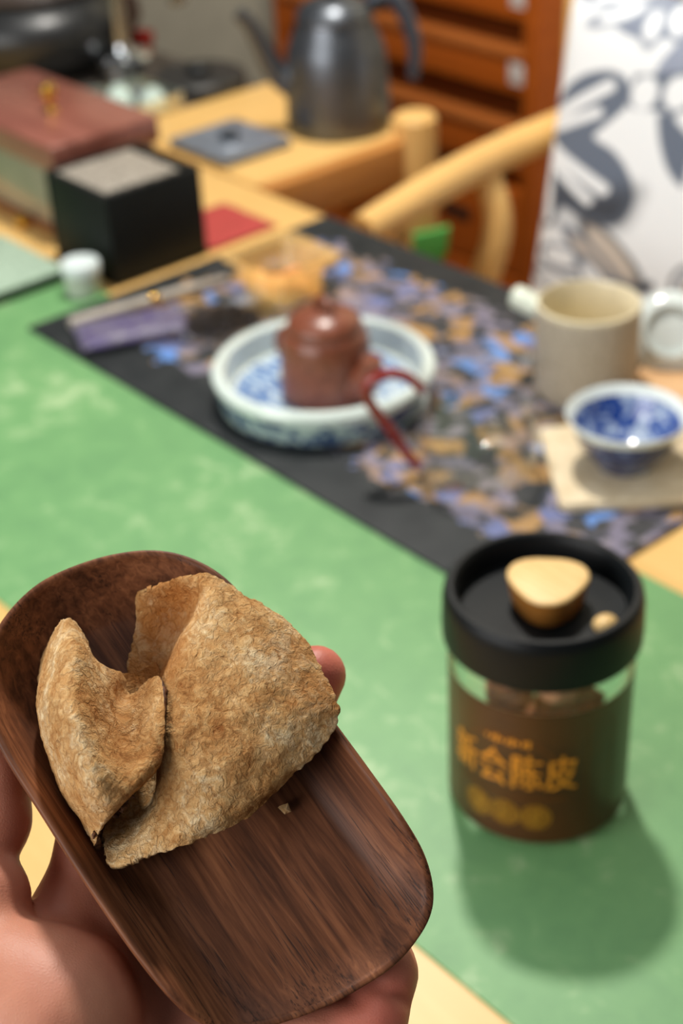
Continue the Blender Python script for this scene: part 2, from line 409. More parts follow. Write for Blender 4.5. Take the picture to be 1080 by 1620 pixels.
PEEL_WEB = [[(-33.0,-0.8,5.0),(-31.6,2.2,4.0),(-30.2,4.7,4.0),(-29.2,8.7,7.0)],[(-28.9,-2.4,5.0),(-27.8,0.3,4.0),(-26.7,3.6,4.0),(-25.3,7.8,6.0)],[(-22.8,-5.5,4.0),(-21.5,-3.1,3.0),(-19.9,0.5,3.0),(-19.0,4.2,4.0)],[(-14.9,-8.8,3.0),(-13.7,-6.7,2.4),(-12.0,-3.8,2.4),(-11.3,-1.0,3.0)]]
PEEL_FLAP = [[(-49.7,16.4,5.0),(-48.2,18.8,7.0),(-45.6,21.5,9.0)],[(-47.5,14.2,4.0),(-46.0,16.4,6.0),(-44.7,18.7,8.0)],[(-44.3,12.3,3.0),(-43.9,13.7,5.0),(-43.7,15.8,6.0)]]

def patch(net, nu, nv, seed, amp=1.0, rag=0.5):
    A = np.array(net, float)
    B = np.stack([spline(A[:, j], nv) for j in range(A.shape[1])], 1)
    S = np.stack([spline(B[i], nu) for i in range(B.shape[0])], 0)      # rows x cols x 3, mm
    du = np.gradient(S, axis=1); dv = np.gradient(S, axis=0)
    N = np.cross(du, dv); N /= np.linalg.norm(N, axis=2, keepdims=True) + 1e-9
    if N[:, :, 2].mean() < 0: N = -N
    nr, nc = S.shape[:2]
    D = np.zeros((nr, nc)); J = np.zeros((nr, nc, 2))
    for i in range(nr):
        for j in range(nc):
            p = Vector(S[i, j]) + Vector((seed * 31.7, 0, 0))
            wv_ = noise.noise_vector(p * 0.22) * 1.4
            q = p + wv_
            cell = noise.voronoi(q * 0.42)[0]
            D[i, j] = (1.1 * noise.noise(p * 0.16) + 0.55 * noise.noise(q * 0.42) + 0.22 * noise.noise(q * 1.1)
                       + 0.36 * (min(cell[1] - cell[0], 0.5) - 0.25)) * 0.62 * amp
            e = min(i, nr - 1 - i, j, nc - 1 - j)
            if e < 3:
                J[i, j] = (noise.noise(p * 0.7 + Vector((9, 3, 1))), noise.noise(p * 0.7 + Vector((1, 8, 5))))
                J[i, j] *= rag * (1 - e / 3)
    S = S + N * D[:, :, None]
    S[:, :, 0] += J[:, :, 0]; S[:, :, 1] += J[:, :, 1]
    S[:, :, 2] = np.maximum(S[:, :, 2], 2.2)
    V = (S / 1000.0).reshape(-1, 3)
    F = []
    for i in range(nr - 1):
        for j in range(nc - 1):
            a = i * nc + j; F.append((a, a + 1, a + nc + 1, a + nc))
    Np = np.cross(S[1, 1] - S[0, 1], S[0, 2] - S[0, 1])
    return V, F, (nr, nc)

k = NT('dried peel pith'); v = k.co()
wvec = k.n('ShaderNodeVectorMath', {0: v, 1: k.n('ShaderNodeVectorMath', {0: k.n('ShaderNodeTexNoise', {'Vector': v, 'Scale': 300.0, 'Detail': 5.0}).outputs['Color'], 1: (0.0072, 0.0072, 0.0072)}, operation='MULTIPLY').outputs[0]}, operation='ADD').outputs[0]
cells = k.n('ShaderNodeTexVoronoi', {'Vector': wvec, 'Scale': 270.0}, feature='DISTANCE_TO_EDGE').outputs['Distance']
cells2 = k.n('ShaderNodeTexVoronoi', {'Vector': wvec, 'Scale': 800.0}, feature='DISTANCE_TO_EDGE').outputs['Distance']
big = k.noise(v, 52, 4, 0.55); mid = k.noise(wvec, 240, 5, 0.7); fib = k.noise(wvec, 900, 4, 0.7)
crease = k.ramp(cells, [(0.0, (0, 0, 0, 1)), (0.16, (0.75, 0.75, 0.75, 1)), (0.5, (1, 1, 1, 1))])
tone = k.math('ADD', k.math('MULTIPLY', big, 0.45), k.math('ADD', k.math('MULTIPLY', mid, 0.40), k.math('MULTIPLY', fib, 0.15)))
col = k.ramp(tone, [(0.36, lin((136, 82, 36))), (0.44, lin((194, 142, 84))), (0.52, lin((220, 176, 118))), (0.62, lin((250, 226, 180)))])
col = k.mix(k.math('MULTIPLY', k.math('SUBTRACT', 1.0, crease), 0.42), col, lin((146, 92, 44)))
pit = k.ramp(k.noise(wvec, 420, 3, 0.6), [(0.30, (1, 1, 1, 1)), (0.40, (0, 0, 0, 1))])
col = k.mix(k.math('MULTIPLY', pit, 0.5), col, lin((104, 60, 24)))
att = k.n('ShaderNodeAttribute', attribute_name='oil')
col = k.mix(k.math('MULTIPLY', att.outputs['Fac'], 0.72), col, lin((168, 98, 34)))
k.set(color=col, rough=0.85, spec=0.2)
hgt = k.math('ADD', k.math('MULTIPLY', crease, 0.28), k.math('ADD', k.math('MULTIPLY', mid, 0.9), k.math('ADD', k.math('MULTIPLY', fib, 0.45), k.math('MULTIPLY', cells2, 0.4))))
k.bump(hgt, 0.85, 0.0011)
PITH = k.m
k = NT('dried peel skin'); v = k.co()
k.set(color=k.ramp(k.noise(v, 400, 4, 0.7), [(0.35, lin((64, 36, 18))), (0.65, lin((112, 66, 30)))]), rough=0.7)
k.bump(k.noise(v, 900, 2), 0.5, 0.0006)
RIND = k.m

peel = thing('dried_tangerine_peel', 'large curled piece of dried tangerine peel lying in the walnut scoop', 'dried peel')
peel.matrix_world = SCOOP
def peel_part(name, net, nu, nv, seed, amp=1.0, rag=0.5, thick=0.0016, oil=None, label=None):
    V, F, (nr, nc) = patch(net, nu, nv, seed, amp, rag)
    F = [tuple(reversed(f_)) for f_ in F]
    o = obj(name, V, F, [PITH, RIND], peel)
    nz_ = np.zeros(len(o.data.polygons) * 3); o.data.polygons.foreach_get('normal', nz_)
    if nz_.reshape(-1, 3)[:, 2].mean() < 0: o.data.flip_normals()
    a = o.data.attributes.new('oil', 'FLOAT', 'POINT')
    vals = np.zeros(len(V))
    if oil:
        for cx_, cy_, r_, s_ in oil:
            d = np.hypot(V[:, 0] * 1000 - cx_, V[:, 1] * 1000 - cy_)
            vals = np.maximum(vals, s_ * np.clip(1.4 - d / r_, 0, 1))
    a.data.foreach_set('value', vals.astype(np.float32))
    s = o.modifiers.new('thickness', 'SOLIDIFY'); s.thickness = thick; s.offset = -1; s.material_offset = 1; s.material_offset_rim = 1 if name == 'left_lobe' else 0
    if label: lab(o, label)
    return o
peel_part('right_lobe', PEEL_RIGHT, 34, 26, 1, 0.72, 0.5, oil=[(-37, 17, 10, 1.0), (-28, 9, 9, 0.8), (8, 37, 8, 0.5), (-4, 36, 8, 0.45)], label='broad domed lobe with orange-brown hollow')
peel_part('left_lobe', PEEL_LEFT, 30, 22, 2, 0.72, 0.3, oil=[(-17, -9, 8, 0.3)], label='narrow rolled lobe tapering to a point')
peel_part('inner_fold', PEEL_WEB, 20, 20, 3, 0.4, 0.4, oil=[(-28, 6, 8, 0.7)])
peel_part('edge_flap', PEEL_FLAP, 24, 20, 4, 0.4, 0.3, 0.0013)
cr = peel_part('inner_fold', [[(21.3, 14.0, 2.8), (23.2, 15.0, 3.6)], [(20.6, 16.0, 2.6), (21.8, 17.2, 3.4)]], 6, 6, 5, 0.2, 0.3, 0.0008)
bpy.data.objects.remove(cr)
crumb = obj('peel_crumb', [(0.0212 + x, 0.0135 + y, 0.0012 + z) for x, y, z in ((0, 0, 0), (.0026, .0004, .0002), (.0032, .0021, .0012), (.0008, .0018, .0008), (.0004, .0003, .0022), (.0024, .0012, .0028), (.001, .0026, .0018))],
            [(0, 1, 5, 4), (1, 2, 5), (0, 4, 6, 3), (4, 5, 6), (5, 2, 6), (2, 3, 6), (0, 3, 2, 1)], PITH, None, False)
crumb.matrix_world = SCOOP
tag(crumb, 'tiny crumb of dried peel beside the big peel on walnut', 'crumb')

# ------------------------------------------------------------------ hand (one continuous surface from a distance field)
HAND_BONES = {
    'wrist': [(52.3,-85.1,-14.0,24),(70.7,-110.6,-2.0,25),(128.0,-196.0,30.0,30)],
    'wrist2': [(63.1,-72.4,-18.0,22),(84.0,-98.0,-6.0,24),(144.0,-186.0,26.0,30)],
    'meta_index': [(52.0,-77.4,-22.0,15),(12.1,-48.1,-20.0,11.5),(-4.4,-28.4,-19.0,11)],
    'meta_mid': [(58.1,-74.0,-24.0,15),(20.8,-25.2,-20.0,12)],
    'meta_ring': [(63.1,-69.7,-24.0,15),(40.9,-22.5,-20.0,12)],
    'meta_pinky': [(69.3,-66.1,-24.0,15),(61.6,-23.7,-19.0,11.5)],
    'thenar': [(46.6,-75.7,-12.0,24),(30.2,-64.8,-4.0,24.5),(20.0,-68.4,-2.0,20)],
    'thumb0': [(22.6,-70.0,-2.0,19),(4.1,-69.2,-3.0,14.5)],
    'thumb1': [(4.1,-69.2,-3.0,14),(-5.5,-60.4,-3.0,11.6)],
    'thumb2': [(-5.8,-60.2,-3.0,11.4),(-14.0,-56.2,-4.0,8.6)],
    'thumb3': [(-14.0,-56.2,-4.0,8.6),(-22.2,-49.7,-5.0,10.9),(-31.9,-43.4,-5.0,11.2)],
    'index': [(-4.4,-28.4,-19.0,11),(3.9,1.8,-16.5,9.5),(2.3,29.5,-14.5,8.8),(-5.2,44.7,-9.0,8.3)],
    'middle': [(20.8,-25.2,-20.0,11.5),(28.2,3.8,-16.5,9.8),(25.4,22.5,-15.0,9),(17.8,32.3,-14.0,8.2)],
    'ring': [(40.9,-22.5,-20.0,11.5),(51.3,1.8,-16.5,9.6),(46.8,17.4,-15.0,8.8),(38.6,25.6,-14.0,8.2)],
    'pinky0': [(61.6,-23.7,-17.0,12),(70.0,-12.7,-13.5,10.5),(79.0,0.2,-10.5,9.0)],
    'pinky1': [(78.0,3.2,-10.8,8.3),(69.3,12.2,-12.6,8.4),(54.3,19.1,-14.5,7.6)],
}
CREASES = [(68.0, 6.1, -2.5, 75.6, 10.3, -2.5, 1.9), (75.6, 10.3, -2.5, 79.8, 13.4, -8.0, 2.0), (67.1, -7.3, -1.0, 74.6, -5.0, -0.5, 1.8)]
GROUPS = [('wrist', 'wrist2', 'meta_index', 'meta_mid', 'meta_ring', 'meta_pinky'), ('thenar', 'thumb0'), ('thumb1', 'thumb2'), ('thumb3',), ('index',), ('middle',), ('ring',), ('pinky0',), ('pinky1',)]
def smin(a, b, kk):
    h = np.clip(0.5 + 0.5 * (b - a) / kk, 0, 1)
    return b + (a - b) * h - kk * h * (1 - h)
def hand_mesh(step=1.4):
    lo = np.array([-46.0, -232.0, -50.0]); hi = np.array([180.0, 58.0, 64.0])
    n = ((hi - lo) / step).astype(int) + 1
    ax = [(lo[i] + step * np.arange(n[i])).astype(np.float32) for i in range(3)]
    X, Y, Z = np.meshgrid(*ax, indexing='ij')
    def cone(p, q):
        a = np.array(p[:3], np.float32); d = np.array(q[:3], np.float32) - a; L2 = float(d @ d) + 1e-6
        t = np.clip(((X - a[0]) * d[0] + (Y - a[1]) * d[1] + (Z - a[2]) * d[2]) / L2, 0, 1)
        t = t.astype(np.float32)
        return np.sqrt((X - a[0] - t * d[0]) ** 2 + (Y - a[1] - t * d[1]) ** 2 + (Z - a[2] - t * d[2]) ** 2) - (p[3] + (q[3] - p[3]) * t)
    D = None
    for g_ in GROUPS:
        G = None
        kin = 9.0 if g_[0] == 'wrist' else 3.0
        for nm in g_:
            pts = HAND_BONES[nm]
            for p, q in zip(pts, pts[1:]):
                c_ = cone(p, q); G = c_ if G is None else smin(G, c_, kin)
        kb = {'thenar': 6.0, 'thumb1': 3.0, 'thumb3': 1.6, 'pinky1': 1.0}.get(g_[0], 3.5)
        D = G if D is None else smin(D, G, kb)
    for c_ in CREASES:
        D = -smin(-D, cone(c_[:3] + (c_[6],), c_[3:6] + (c_[6],)), 1.3)
    # surface nets
    ins = D < 0
    cs = [D[i:n[0] - 1 + i, j:n[1] - 1 + j, l:n[2] - 1 + l] for i in (0, 1) for j in (0, 1) for l in (0, 1)]
    cnt_ = sum((c_ < 0).astype(np.int8) for c_ in cs)
    act = (cnt_ > 0) & (cnt_ < 8)
    idx = -np.ones(act.shape, np.int64); ids = np.argwhere(act); idx[act] = np.arange(len(ids))
    corner = [(i, j, l) for i in (0, 1) for j in (0, 1) for l in (0, 1)]
    cv = np.stack([c_[act] for c_ in cs], 1)
    acc = np.zeros((len(ids), 3)); num = np.zeros(len(ids))
    for a in range(8):
        for b in range(a + 1, 8):
            if sum(abs(np.array(corner[a]) - np.array(corner[b]))) != 1: continue
            s = (cv[:, a] < 0) != (cv[:, b] < 0)
            t = np.where(s, cv[:, a] / (cv[:, a] - cv[:, b] + 1e-12), 0)
            p = np.array(corner[a])[None] + t[:, None] * (np.array(corner[b]) - np.array(corner[a]))[None]
            acc += p * s[:, None]; num += s
    V = (ids + acc / num[:, None]) * step + lo
    F = []
    for axis in range(3):
        sl0 = [slice(1, -1)] * 3; sl1 = [slice(1, -1)] * 3
        sl0[axis] = slice(0, n[axis] - 1); sl1[axis] = slice(1, n[axis])
        e = ins[tuple(sl0)] != ins[tuple(sl1)]
        o_, p_ = [i for i in range(3) if i != axis]
        P = np.argwhere(e); 
        base_ = P.copy(); base_[:, o_] += 1; base_[:, p_] += 1
        q = []
        for do, dp in ((0, 0), (-1, 0), (-1, -1), (0, -1)):
            t = base_.copy(); t[:, o_] += do; t[:, p_] += dp
            q.append(idx[t[:, 0], t[:, 1], t[:, 2]])
        F.append(np.stack(q, 1))
    F = np.concatenate(F); F = F[(F >= 0).all(1)]
    return V / 1000.0, F
k = NT('skin'); v = k.co()
b1 = k.noise(v, 28, 3); b2 = k.noise(v, 240, 4, 0.6); b3 = k.n('ShaderNodeTexVoronoi', {'Vector': v, 'Scale': 1100.0}, feature='DISTANCE_TO_EDGE').outputs['Distance']
col = k.ramp(b1, [(0.32, lin((194, 126, 102))), (0.52, lin((204, 138, 112))), (0.7, lin((212, 150, 122)))])
col = k.mix(k.math('MULTIPLY', b2, 0.28), col, lin((172, 96, 76)))
tipm = k.n('ShaderNodeAttribute', attribute_name='blush')
col = k.mix(tipm.outputs['Fac'], col, lin((206, 104, 86)))
k.set(color=col, rough=0.48, sss=0.12, spec=0.4)
k.b.inputs['Subsurface Radius'].default_value = (0.006, 0.002, 0.001); k.b.inputs['Subsurface Scale'].default_value = 0.6
k.bump(k.math('ADD', k.math('MULTIPLY', b3, 1.0), k.math('MULTIPLY', b2, 0.6)), 0.22, 0.0004)
V, F = hand_mesh()
bm = bmesh.new(); bv = [bm.verts.new(q) for q in V]
for f_ in F:
    try: bm.faces.new([bv[i] for i in f_])
    except ValueError: pass
bmesh.ops.recalc_face_normals(bm, faces=bm.faces)
me = bpy.data.meshes.new('hand'); bm.to_mesh(me); bm.free(); me.materials.append(k.m)
me.polygons.foreach_set('use_smooth', [True] * len(me.polygons))
hand = bpy.data.objects.new('hand', me); C.objects.link(hand); hand.matrix_world = SCOOP
a = me.attributes.new('blush', 'FLOAT', 'POINT')
tips = np.array([(-5.2, 44.7, -9), (80, 4, -12), (17.8, 32.3, -14)]) / 1000
dd = np.min(np.linalg.norm(V[:, None] - tips[None], axis=2), axis=1)
a.data.foreach_set('value', (0.75 * np.clip(1.5 - dd / 0.016, 0, 1)).astype(np.float32))
sm = hand.modifiers.new('smooth', 'SMOOTH'); sm.factor = 0.5; sm.iterations = 2
tag(hand, 'bare left hand holding the walnut scoop from below, thumb on its edge', 'hand')

# ------------------------------------------------------------------ jar of peel
JX, JY = -0.384, 0.438
jar = thing('storage_jar', 'glass jar with black lid and brown label on the green runner', 'jar', (JX, JY, 0.0018))
GLASS = clear_glass('clear glass', (0.975, 0.985, 0.98))
rj = 0.0445
lathe('glass_body', [(0, 0.0004), (0.040, 0.0), (0.0430, 0.0015), (rj - 0.0003, 0.006), (rj, 0.014), (rj, 0.096), (rj - 0.001, 0.102), (rj - 0.0035, 0.106), (rj - 0.0045, 0.112),
                     (rj - 0.0065, 0.112), (rj - 0.006, 0.106), (rj - 0.003, 0.101), (rj - 0.0022, 0.096), (rj - 0.0022, 0.014), (rj - 0.004, 0.008), (0.038, 0.005), (0, 0.0045)], GLASS, jar, 96)
k = NT('jar label paper'); v = k.co()
k.set(color=k.ramp(k.noise(v, 30, 4), [(0.35, lin((66, 34, 14))), (0.65, lin((84, 46, 18)))]), rough=0.34)
LBL = k.m
lz0, lz1 = 0.0055, 0.0865
toward = math.atan2(-JY, -JX)            # bearing of the label's front
def band(name, r0, r1, half, mat):
    V_, F_ = [], []; n_ = 64
    for i in range(n_ + 1):
        an = toward - half + 2 * half * i / n_
        for r_, z in ((r0, lz0), (r1, lz0), (r1, lz1), (r0, lz1)): V_.append((r_ * math.cos(an), r_ * math.sin(an), z))
    for i in range(n_):
        for q in range(4): F_.append((i * 4 + q, i * 4 + (q + 1) % 4, i * 4 + 4 + (q + 1) % 4, i * 4 + 4 + q))
    F_ += [(3, 2, 1, 0), tuple(n_ * 4 + q for q in range(4))]
    bm_ = bmesh.new(); bv_ = [bm_.verts.new(p) for p in V_]
    for f_ in F_: bm_.faces.new([bv_[q] for q in f_])
    return bmobj(name, bm_, mat, jar)
label = band('label', rj + 0.0002, rj + 0.0006, R(108), LBL)
lab(label, 'dark brown paper label with golden print')
k = NT('brightening label backing'); tb = k.n('ShaderNodeBsdfTranslucent', {'Color': lin((214, 190, 140))}); db = k.n('ShaderNodeBsdfDiffuse', {'Color': lin((226, 206, 164))})
k.t.links.new(k.n('ShaderNodeAddShader', {0: tb.outputs[0], 1: db.outputs[0]}).outputs[0], k.out.inputs[0]); k.t.nodes.remove(k.b)
lab(band('bright_backing', rj + 0.00005, rj + 0.00015, R(107.5), k.m), 'pale backing added to brighten the jar inside')  # pale translucent layer added so the gap above the label looks brighter
GOLDP = plain('gold print', (226, 146, 46), 0.35, 0.25, 0.12, 300)
GOLDD = plain('dull gold print', (168, 118, 34), 0.35, 0.2, 0.10, 300)
DIMP = plain('dim gold print', (104, 58, 20), 0.4, 0.1, 0.1, 300)
front = toward - R(17)
def wrap(name, pts2, faces, mat, off, z0):
    """flat print (metres) bent round the label; +x of the print runs to the reader's right"""
    r = rj + 0.0006 + off
    return obj(name, [(r * math.cos(front + x / r), r * math.sin(front + x / r), z0 + z) for x, z in pts2], faces, mat, label, False)
def glyphs(name, text, size, z0, mat, xs, stretch):
    cu = bpy.data.curves.new(name, 'FONT'); cu.body = text; cu.size = size; cu.align_x = 'CENTER'; cu.align_y = 'CENTER'; cu.resolution_u = 3
    cu.space_character = 1.08
    t = bpy.data.objects.new(name, cu); C.objects.link(t)
    dg = bpy.context.evaluated_depsgraph_get(); dg.update()
    me_ = bpy.data.meshes.new_from_object(t.evaluated_get(dg))
    bm_ = bmesh.new(); bm_.from_mesh(me_)
    bmesh.ops.triangulate(bm_, faces=bm_.faces)
    pts, fs = [], []
    for dx in (-size * 0.022, 0.0, size * 0.022):      # heavy strokes
        b_ = len(pts); pts += [(v_.co.x * xs + dx, v_.co.y * stretch) for v_ in bm_.verts]; fs += [tuple(b_ + v_.index for v_ in f_.verts) for f_ in bm_.faces]
    bm_.free(); C.objects.unlink(t); bpy.data.objects.remove(t); bpy.data.meshes.remove(me_)
    return wrap(name, pts, fs, mat, 0.0003, z0)
glyphs('lettering', '新会陈皮', 0.0162, 0.0490, GOLDP, 1.0, 1.42)
def ring_pts(r0, r1, a0, a1, n, cx_=0, cz_=0):
    P, Fs = [], []
    for i in range(n + 1):
        an = a0 + (a1 - a0) * i / n
        P += [(cx_ + r0 * math.cos(an), cz_ + r0 * math.sin(an)), (cx_ + r1 * math.cos(an), cz_ + r1 * math.sin(an))]
    Fs = [(2 * i, 2 * i + 1, 2 * i + 3, 2 * i + 2) for i in range(n)]
    return P, Fs
P, Fs = ring_pts(0.0290, 0.0300, R(25), R(155), 40, -0.002, -0.018)
wrap('arch_line', P, Fs, DIMP, 0.0002, 0.060)
for cx_ in (-0.0165, -0.002, 0.0135):
    P, Fs = ring_pts(0.0, 0.0078, 0, 2 * math.pi, 28, cx_, 0)
    d_ = wrap('fruit_emblem', P, Fs, GOLDD, 0.0002 + 0.00004 * (cx_ > 0), 0.0225)
    for rr_ in (0.0028, 0.0062):
        P, Fs = ring_pts(rr_, rr_ + 0.0006, 0, 2 * math.pi, 28, cx_, 0)
        for i in range(8):
            an = i * math.pi / 4; b_ = len(P)
            if rr_ > 0.005: break
            P += [(cx_ + .003 * math.cos(an), .003 * math.sin(an)), (cx_ + .0062 * math.cos(an), .0062 * math.sin(an)), (cx_ + .0062 * math.cos(an + .1), .0062 * math.sin(an + .1)), (cx_ + .003 * math.cos(an + .14), .003 * math.sin(an + .14))]
            Fs = Fs + [(b_, b_ + 1, b_ + 2, b_ + 3)]
        wrap('fruit_emblem', P, Fs, DIMP, 0.0004, 0.0225)
# small unreadable brush marks above and the thin line below the big characters
P, Fs = [], []
for i in range(9):
    x0 = -0.0125 + i * 0.0026; h_ = 0.0022 + 0.0012 * ((i * 7) % 3); b_ = len(P); sk = 0.0006 * ((i * 5) % 3 - 1)
    P += [(x0, -h_ / 2), (x0 + 0.0017, -h_ / 2 + 0.0006), (x0 + 0.0019 + sk, h_ / 2), (x0 + 0.0004 + sk, h_ / 2 + 0.0005)]; Fs.append((b_, b_ + 1, b_ + 2, b_ + 3))
wrap('small_lettering', P, Fs, GOLDP, 0.0003, 0.0680)
P, Fs = [], []
for i in range(24):
    x0 = -0.029 + i * 0.0024; b_ = len(P)
    P += [(x0, 0), (x0 + 0.0018, 0), (x0 + 0.0018, 0.0019), (x0, 0.0019)]; Fs.append((b_, b_ + 1, b_ + 2, b_ + 3))
wrap('small_lettering', P, Fs, DIMP, 0.0003, 0.0335)
for q in ([(0.038, -0.034), (0.0387, -0.034), (0.0387, 0.030), (0.038, 0.030)], [(0.038, 0.030), (0.054, 0.030), (0.054, 0.0307), (0.038, 0.0307)], [(0.0535, -0.034), (0.0542, -0.034), (0.0542, 0.030), (0.0535, 0.030)]):
    wrap('frame_line', q, [(0, 1, 2, 3)], DIMP, 0.0002, 0.045)
# lid
BLK = plain('black lid plastic', (15, 19, 21), 0.42, 0, 0.05, 60, spec=0.22)
lid = lathe('lid', [(0.0385, 0.1010), (0.0462, 0.1010), (0.0478, 0.1025), (0.0480, 0.108), (0.0476, 0.122), (0.0468, 0.1265), (0.0450, 0.1284), (0.0425, 0.1284), (0.0405, 0.1262), (0.0398, 0.1180), (0.0394, 0.1150), (0, 0.1150)], BLK, jar, 96)
lab(lid, 'black recessed lid')
k = NT('bamboo knob'); v = k.co(scale=(1, 12, 6))
k.set(color=k.ramp(k.noise(v, 60, 4), [(0.3, lin((222, 180, 112))), (0.7, lin((240, 204, 140)))]), rough=0.42)
BAM = k.m
f_ang = math.atan2(-JY, -JX)
poly = []
for i in range(60):
    an = 2 * math.pi * i / 60
    r_ = 0.0192 + 0.0017 * math.cos(3 * (an - f_ang))
    poly.append((r_ * math.cos(an), r_ * math.sin(an)))
kb = prism_bm(poly, 0.1150, 0.1315, 0.0022, 4)
for v_ in kb.verts:
    t = (0.1315 - v_.co.z) / 0.0165; s_ = 1 - 0.16 * t; v_.co.x *= s_; v_.co.y *= s_
knob = bmobj('knob', kb, BAM, lid, True, (0.0008, 0.0022, 0))
knob.data.materials.append(plain('bamboo rind', (150, 98, 40), 0.4, 0, 0.06))
for p_ in knob.data.polygons:
    if p_.normal.z < 0.35: p_.material_index = 1; lab(knob, 'pale bamboo pump knob')
rv = Vector((0.637, 0.7705, 0)); fv = Vector((0.7705, -0.637, 0))   # right / towards the camera, level
bp = rv * 0.0265 + fv * 0.0175
vb = bmesh.new(); bmesh.ops.create_uvsphere(vb, u_segments=20, v_segments=12, radius=1)
for v_ in vb.verts: v_.co = Vector((v_.co.x * 0.0052, v_.co.y * 0.0062, v_.co.z * 0.0042))
vbtn = bmobj('valve_button', vb, BAM, lid, True, (bp.x, bp.y, 0.1168)); vbtn.rotation_euler = (0, 0, R(-10)); lab(vbtn, 'small bamboo valve button')

# dried peel pieces inside the jar
PEELB = [plain('jar peel brown', (150, 92, 56), 0.8, 0, 0.2, 220), plain('jar peel tan', (196, 142, 104), 0.8, 0, 0.15, 220), plain('jar peel pale', (218, 190, 172), 0.75, 0, 0.1, 220), plain('jar peel dark', (92, 52, 28), 0.8, 0, 0.2, 220)]
def curl(name, loc, rot, w_, l_, bend, mat, label, group, cat='dried peel', seed=0, thick=0.0012):
    nu, nv = 9, 13; V_, F_ = [], []
    for i in range(nv):
        for j in range(nu):
            u = j / (nu - 1) - 0.5; q = i / (nv - 1) - 0.5
            an = u * bend; rr_ = w_ / max(bend, 0.05)
            ww = 1 - 0.55 * (2 * abs(q)) ** 2.2
            x, z = rr_ * math.sin(an * ww), rr_ * (math.cos(an * ww) - 1)
            wob = 0.0012 * noise.noise(Vector((u * 3 + seed * 5.3, q * 4, seed)))
            V_.append((x, q * l_ + 0.1 * wob, z + wob * 2 - 0.12 * l_ * (2 * q) ** 2))
    for i in range(nv - 1):
        for j in range(nu - 1):
            a_ = i * nu + j; F_.append((a_, a_ + 1, a_ + nu + 1, a_ + nu))
    o = obj(name, V_, F_, mat); o.location = loc; o.rotation_euler = rot
    s = o.modifiers.new('thickness', 'SOLIDIFY'); s.thickness = thick; s.offset = 0
    return tag(o, label, cat, group)
def in_jar(ang, rad, z): return (JX + rad * math.cos(ang), JY + rad * math.sin(ang), z)
specs = []
for lay, (z, cnt_n) in enumerate(((0.016, 5), (0.034, 4), (0.052, 4), (0.070, 5), (0.088, 4))):
    for i in range(cnt_n):
        specs.append((toward + 2 * math.pi * i / cnt_n + lay * 0.5, (0.019, 0.018, 0.018, 0.018, 0.016)[lay], z, i + lay))
packed = bmesh.new()
tones = ('brown', 'tan', 'pale', 'dark')
for q, (an, rad, z, c_) in enumerate(specs):
    top = q >= len(specs) - 4
    ci = q % 4
    o = curl('jar_peel', in_jar(an, rad, z), (R(rng.uniform(-40, 40)), R(rng.uniform(-25, 25)), an + R(rng.uniform(-30, 30)) + math.pi / 2), 0.024, 0.028, 1.5, PEELB[ci],
             '%s strip of dried peel in the jar, showing above the brown label' % tones[ci], 'dried peels at the top of the jar', 'dried peel', q)
    if not top:                                   # hidden behind the label: one heap
        n0_ = len(packed.verts); packed.from_mesh(o.data); packed.verts.ensure_lookup_table()
        mw = Matrix.Translation(o.location) @ o.rotation_euler.to_matrix().to_4x4()
        for v_ in packed.verts[n0_:]: v_.co = mw @ v_.co
        for f_ in packed.faces: f_.smooth = True
        bpy.data.objects.remove(o)
me = bpy.data.meshes.new('packed_peel'); packed.to_mesh(me); packed.free(); me.materials.append(PEELB[0])
pp = bpy.data.objects.new('packed_peel', me); C.objects.link(pp)
pp.modifiers.new('thickness', 'SOLIDIFY').thickness = 0.0012
tag(pp, 'packed strips of dried peel filling the jar behind the brown label', 'dried peel', None, 'stuff')

# ------------------------------------------------------------------ blue and white tray with teapot
PX, PY = -0.776, 0.632
plate = thing('porcelain_tray', 'round blue and white porcelain tray under the brown teapot', 'tray', (PX, PY, TOP))
k = NT('blue white porcelain'); v = k.co()
sx = k.n('ShaderNodeSeparateXYZ', {0: v})
rad = k.math('SQRT', k.math('ADD', k.math('MULTIPLY', sx.outputs[0], sx.outputs[0]), k.math('MULTIPLY', sx.outputs[1], sx.outputs[1])))
strokes = k.noise(k.co(scale=(1, 3.2, 1), rot=(0, 0, R(35))), 42, 5, 0.62, 1.2)
blu = k.ramp(strokes, [(0.43, lin((222, 235, 236))), (0.48, lin((158, 188, 222))), (0.55, lin((92, 132, 192))), (0.66, lin((52, 84, 150)))])
inside = k.math('LESS_THAN', rad, 0.068)
outband = k.math('MULTIPLY', k.math('GREATER_THAN', rad, 0.0765), k.math('LESS_THAN', sx.outputs[2], 0.0205))
ob = k.ramp(k.noise(k.co(scale=(1, 1, 1.4)), 58, 3, 0.6, 1.0), [(0.46, lin((176, 196, 190))), (0.52, lin((84, 108, 140))), (0.60, lin((34, 52, 92)))])
white = lin((222, 234, 228))
col = k.mix(inside, white, blu); col = k.mix(outband, col, ob)
k.set(color=col, rough=0.12, coat=0.4)
lathe('dish', [(0, 0.0065), (0.060, 0.0065), (0.0675, 0.0072), (0.0705, 0.0095), (0.0722, 0.018), (0.0735, 0.0275), (0.0765, 0.0298), (0.0812, 0.0290), (0.0832, 0.0262), (0.0818, 0.0200), (0.0800, 0.008), (0.0785, 0.003), (0.072, 0.0), (0.069, 0.0015), (0, 0.0015)], k.m, plate, 96)

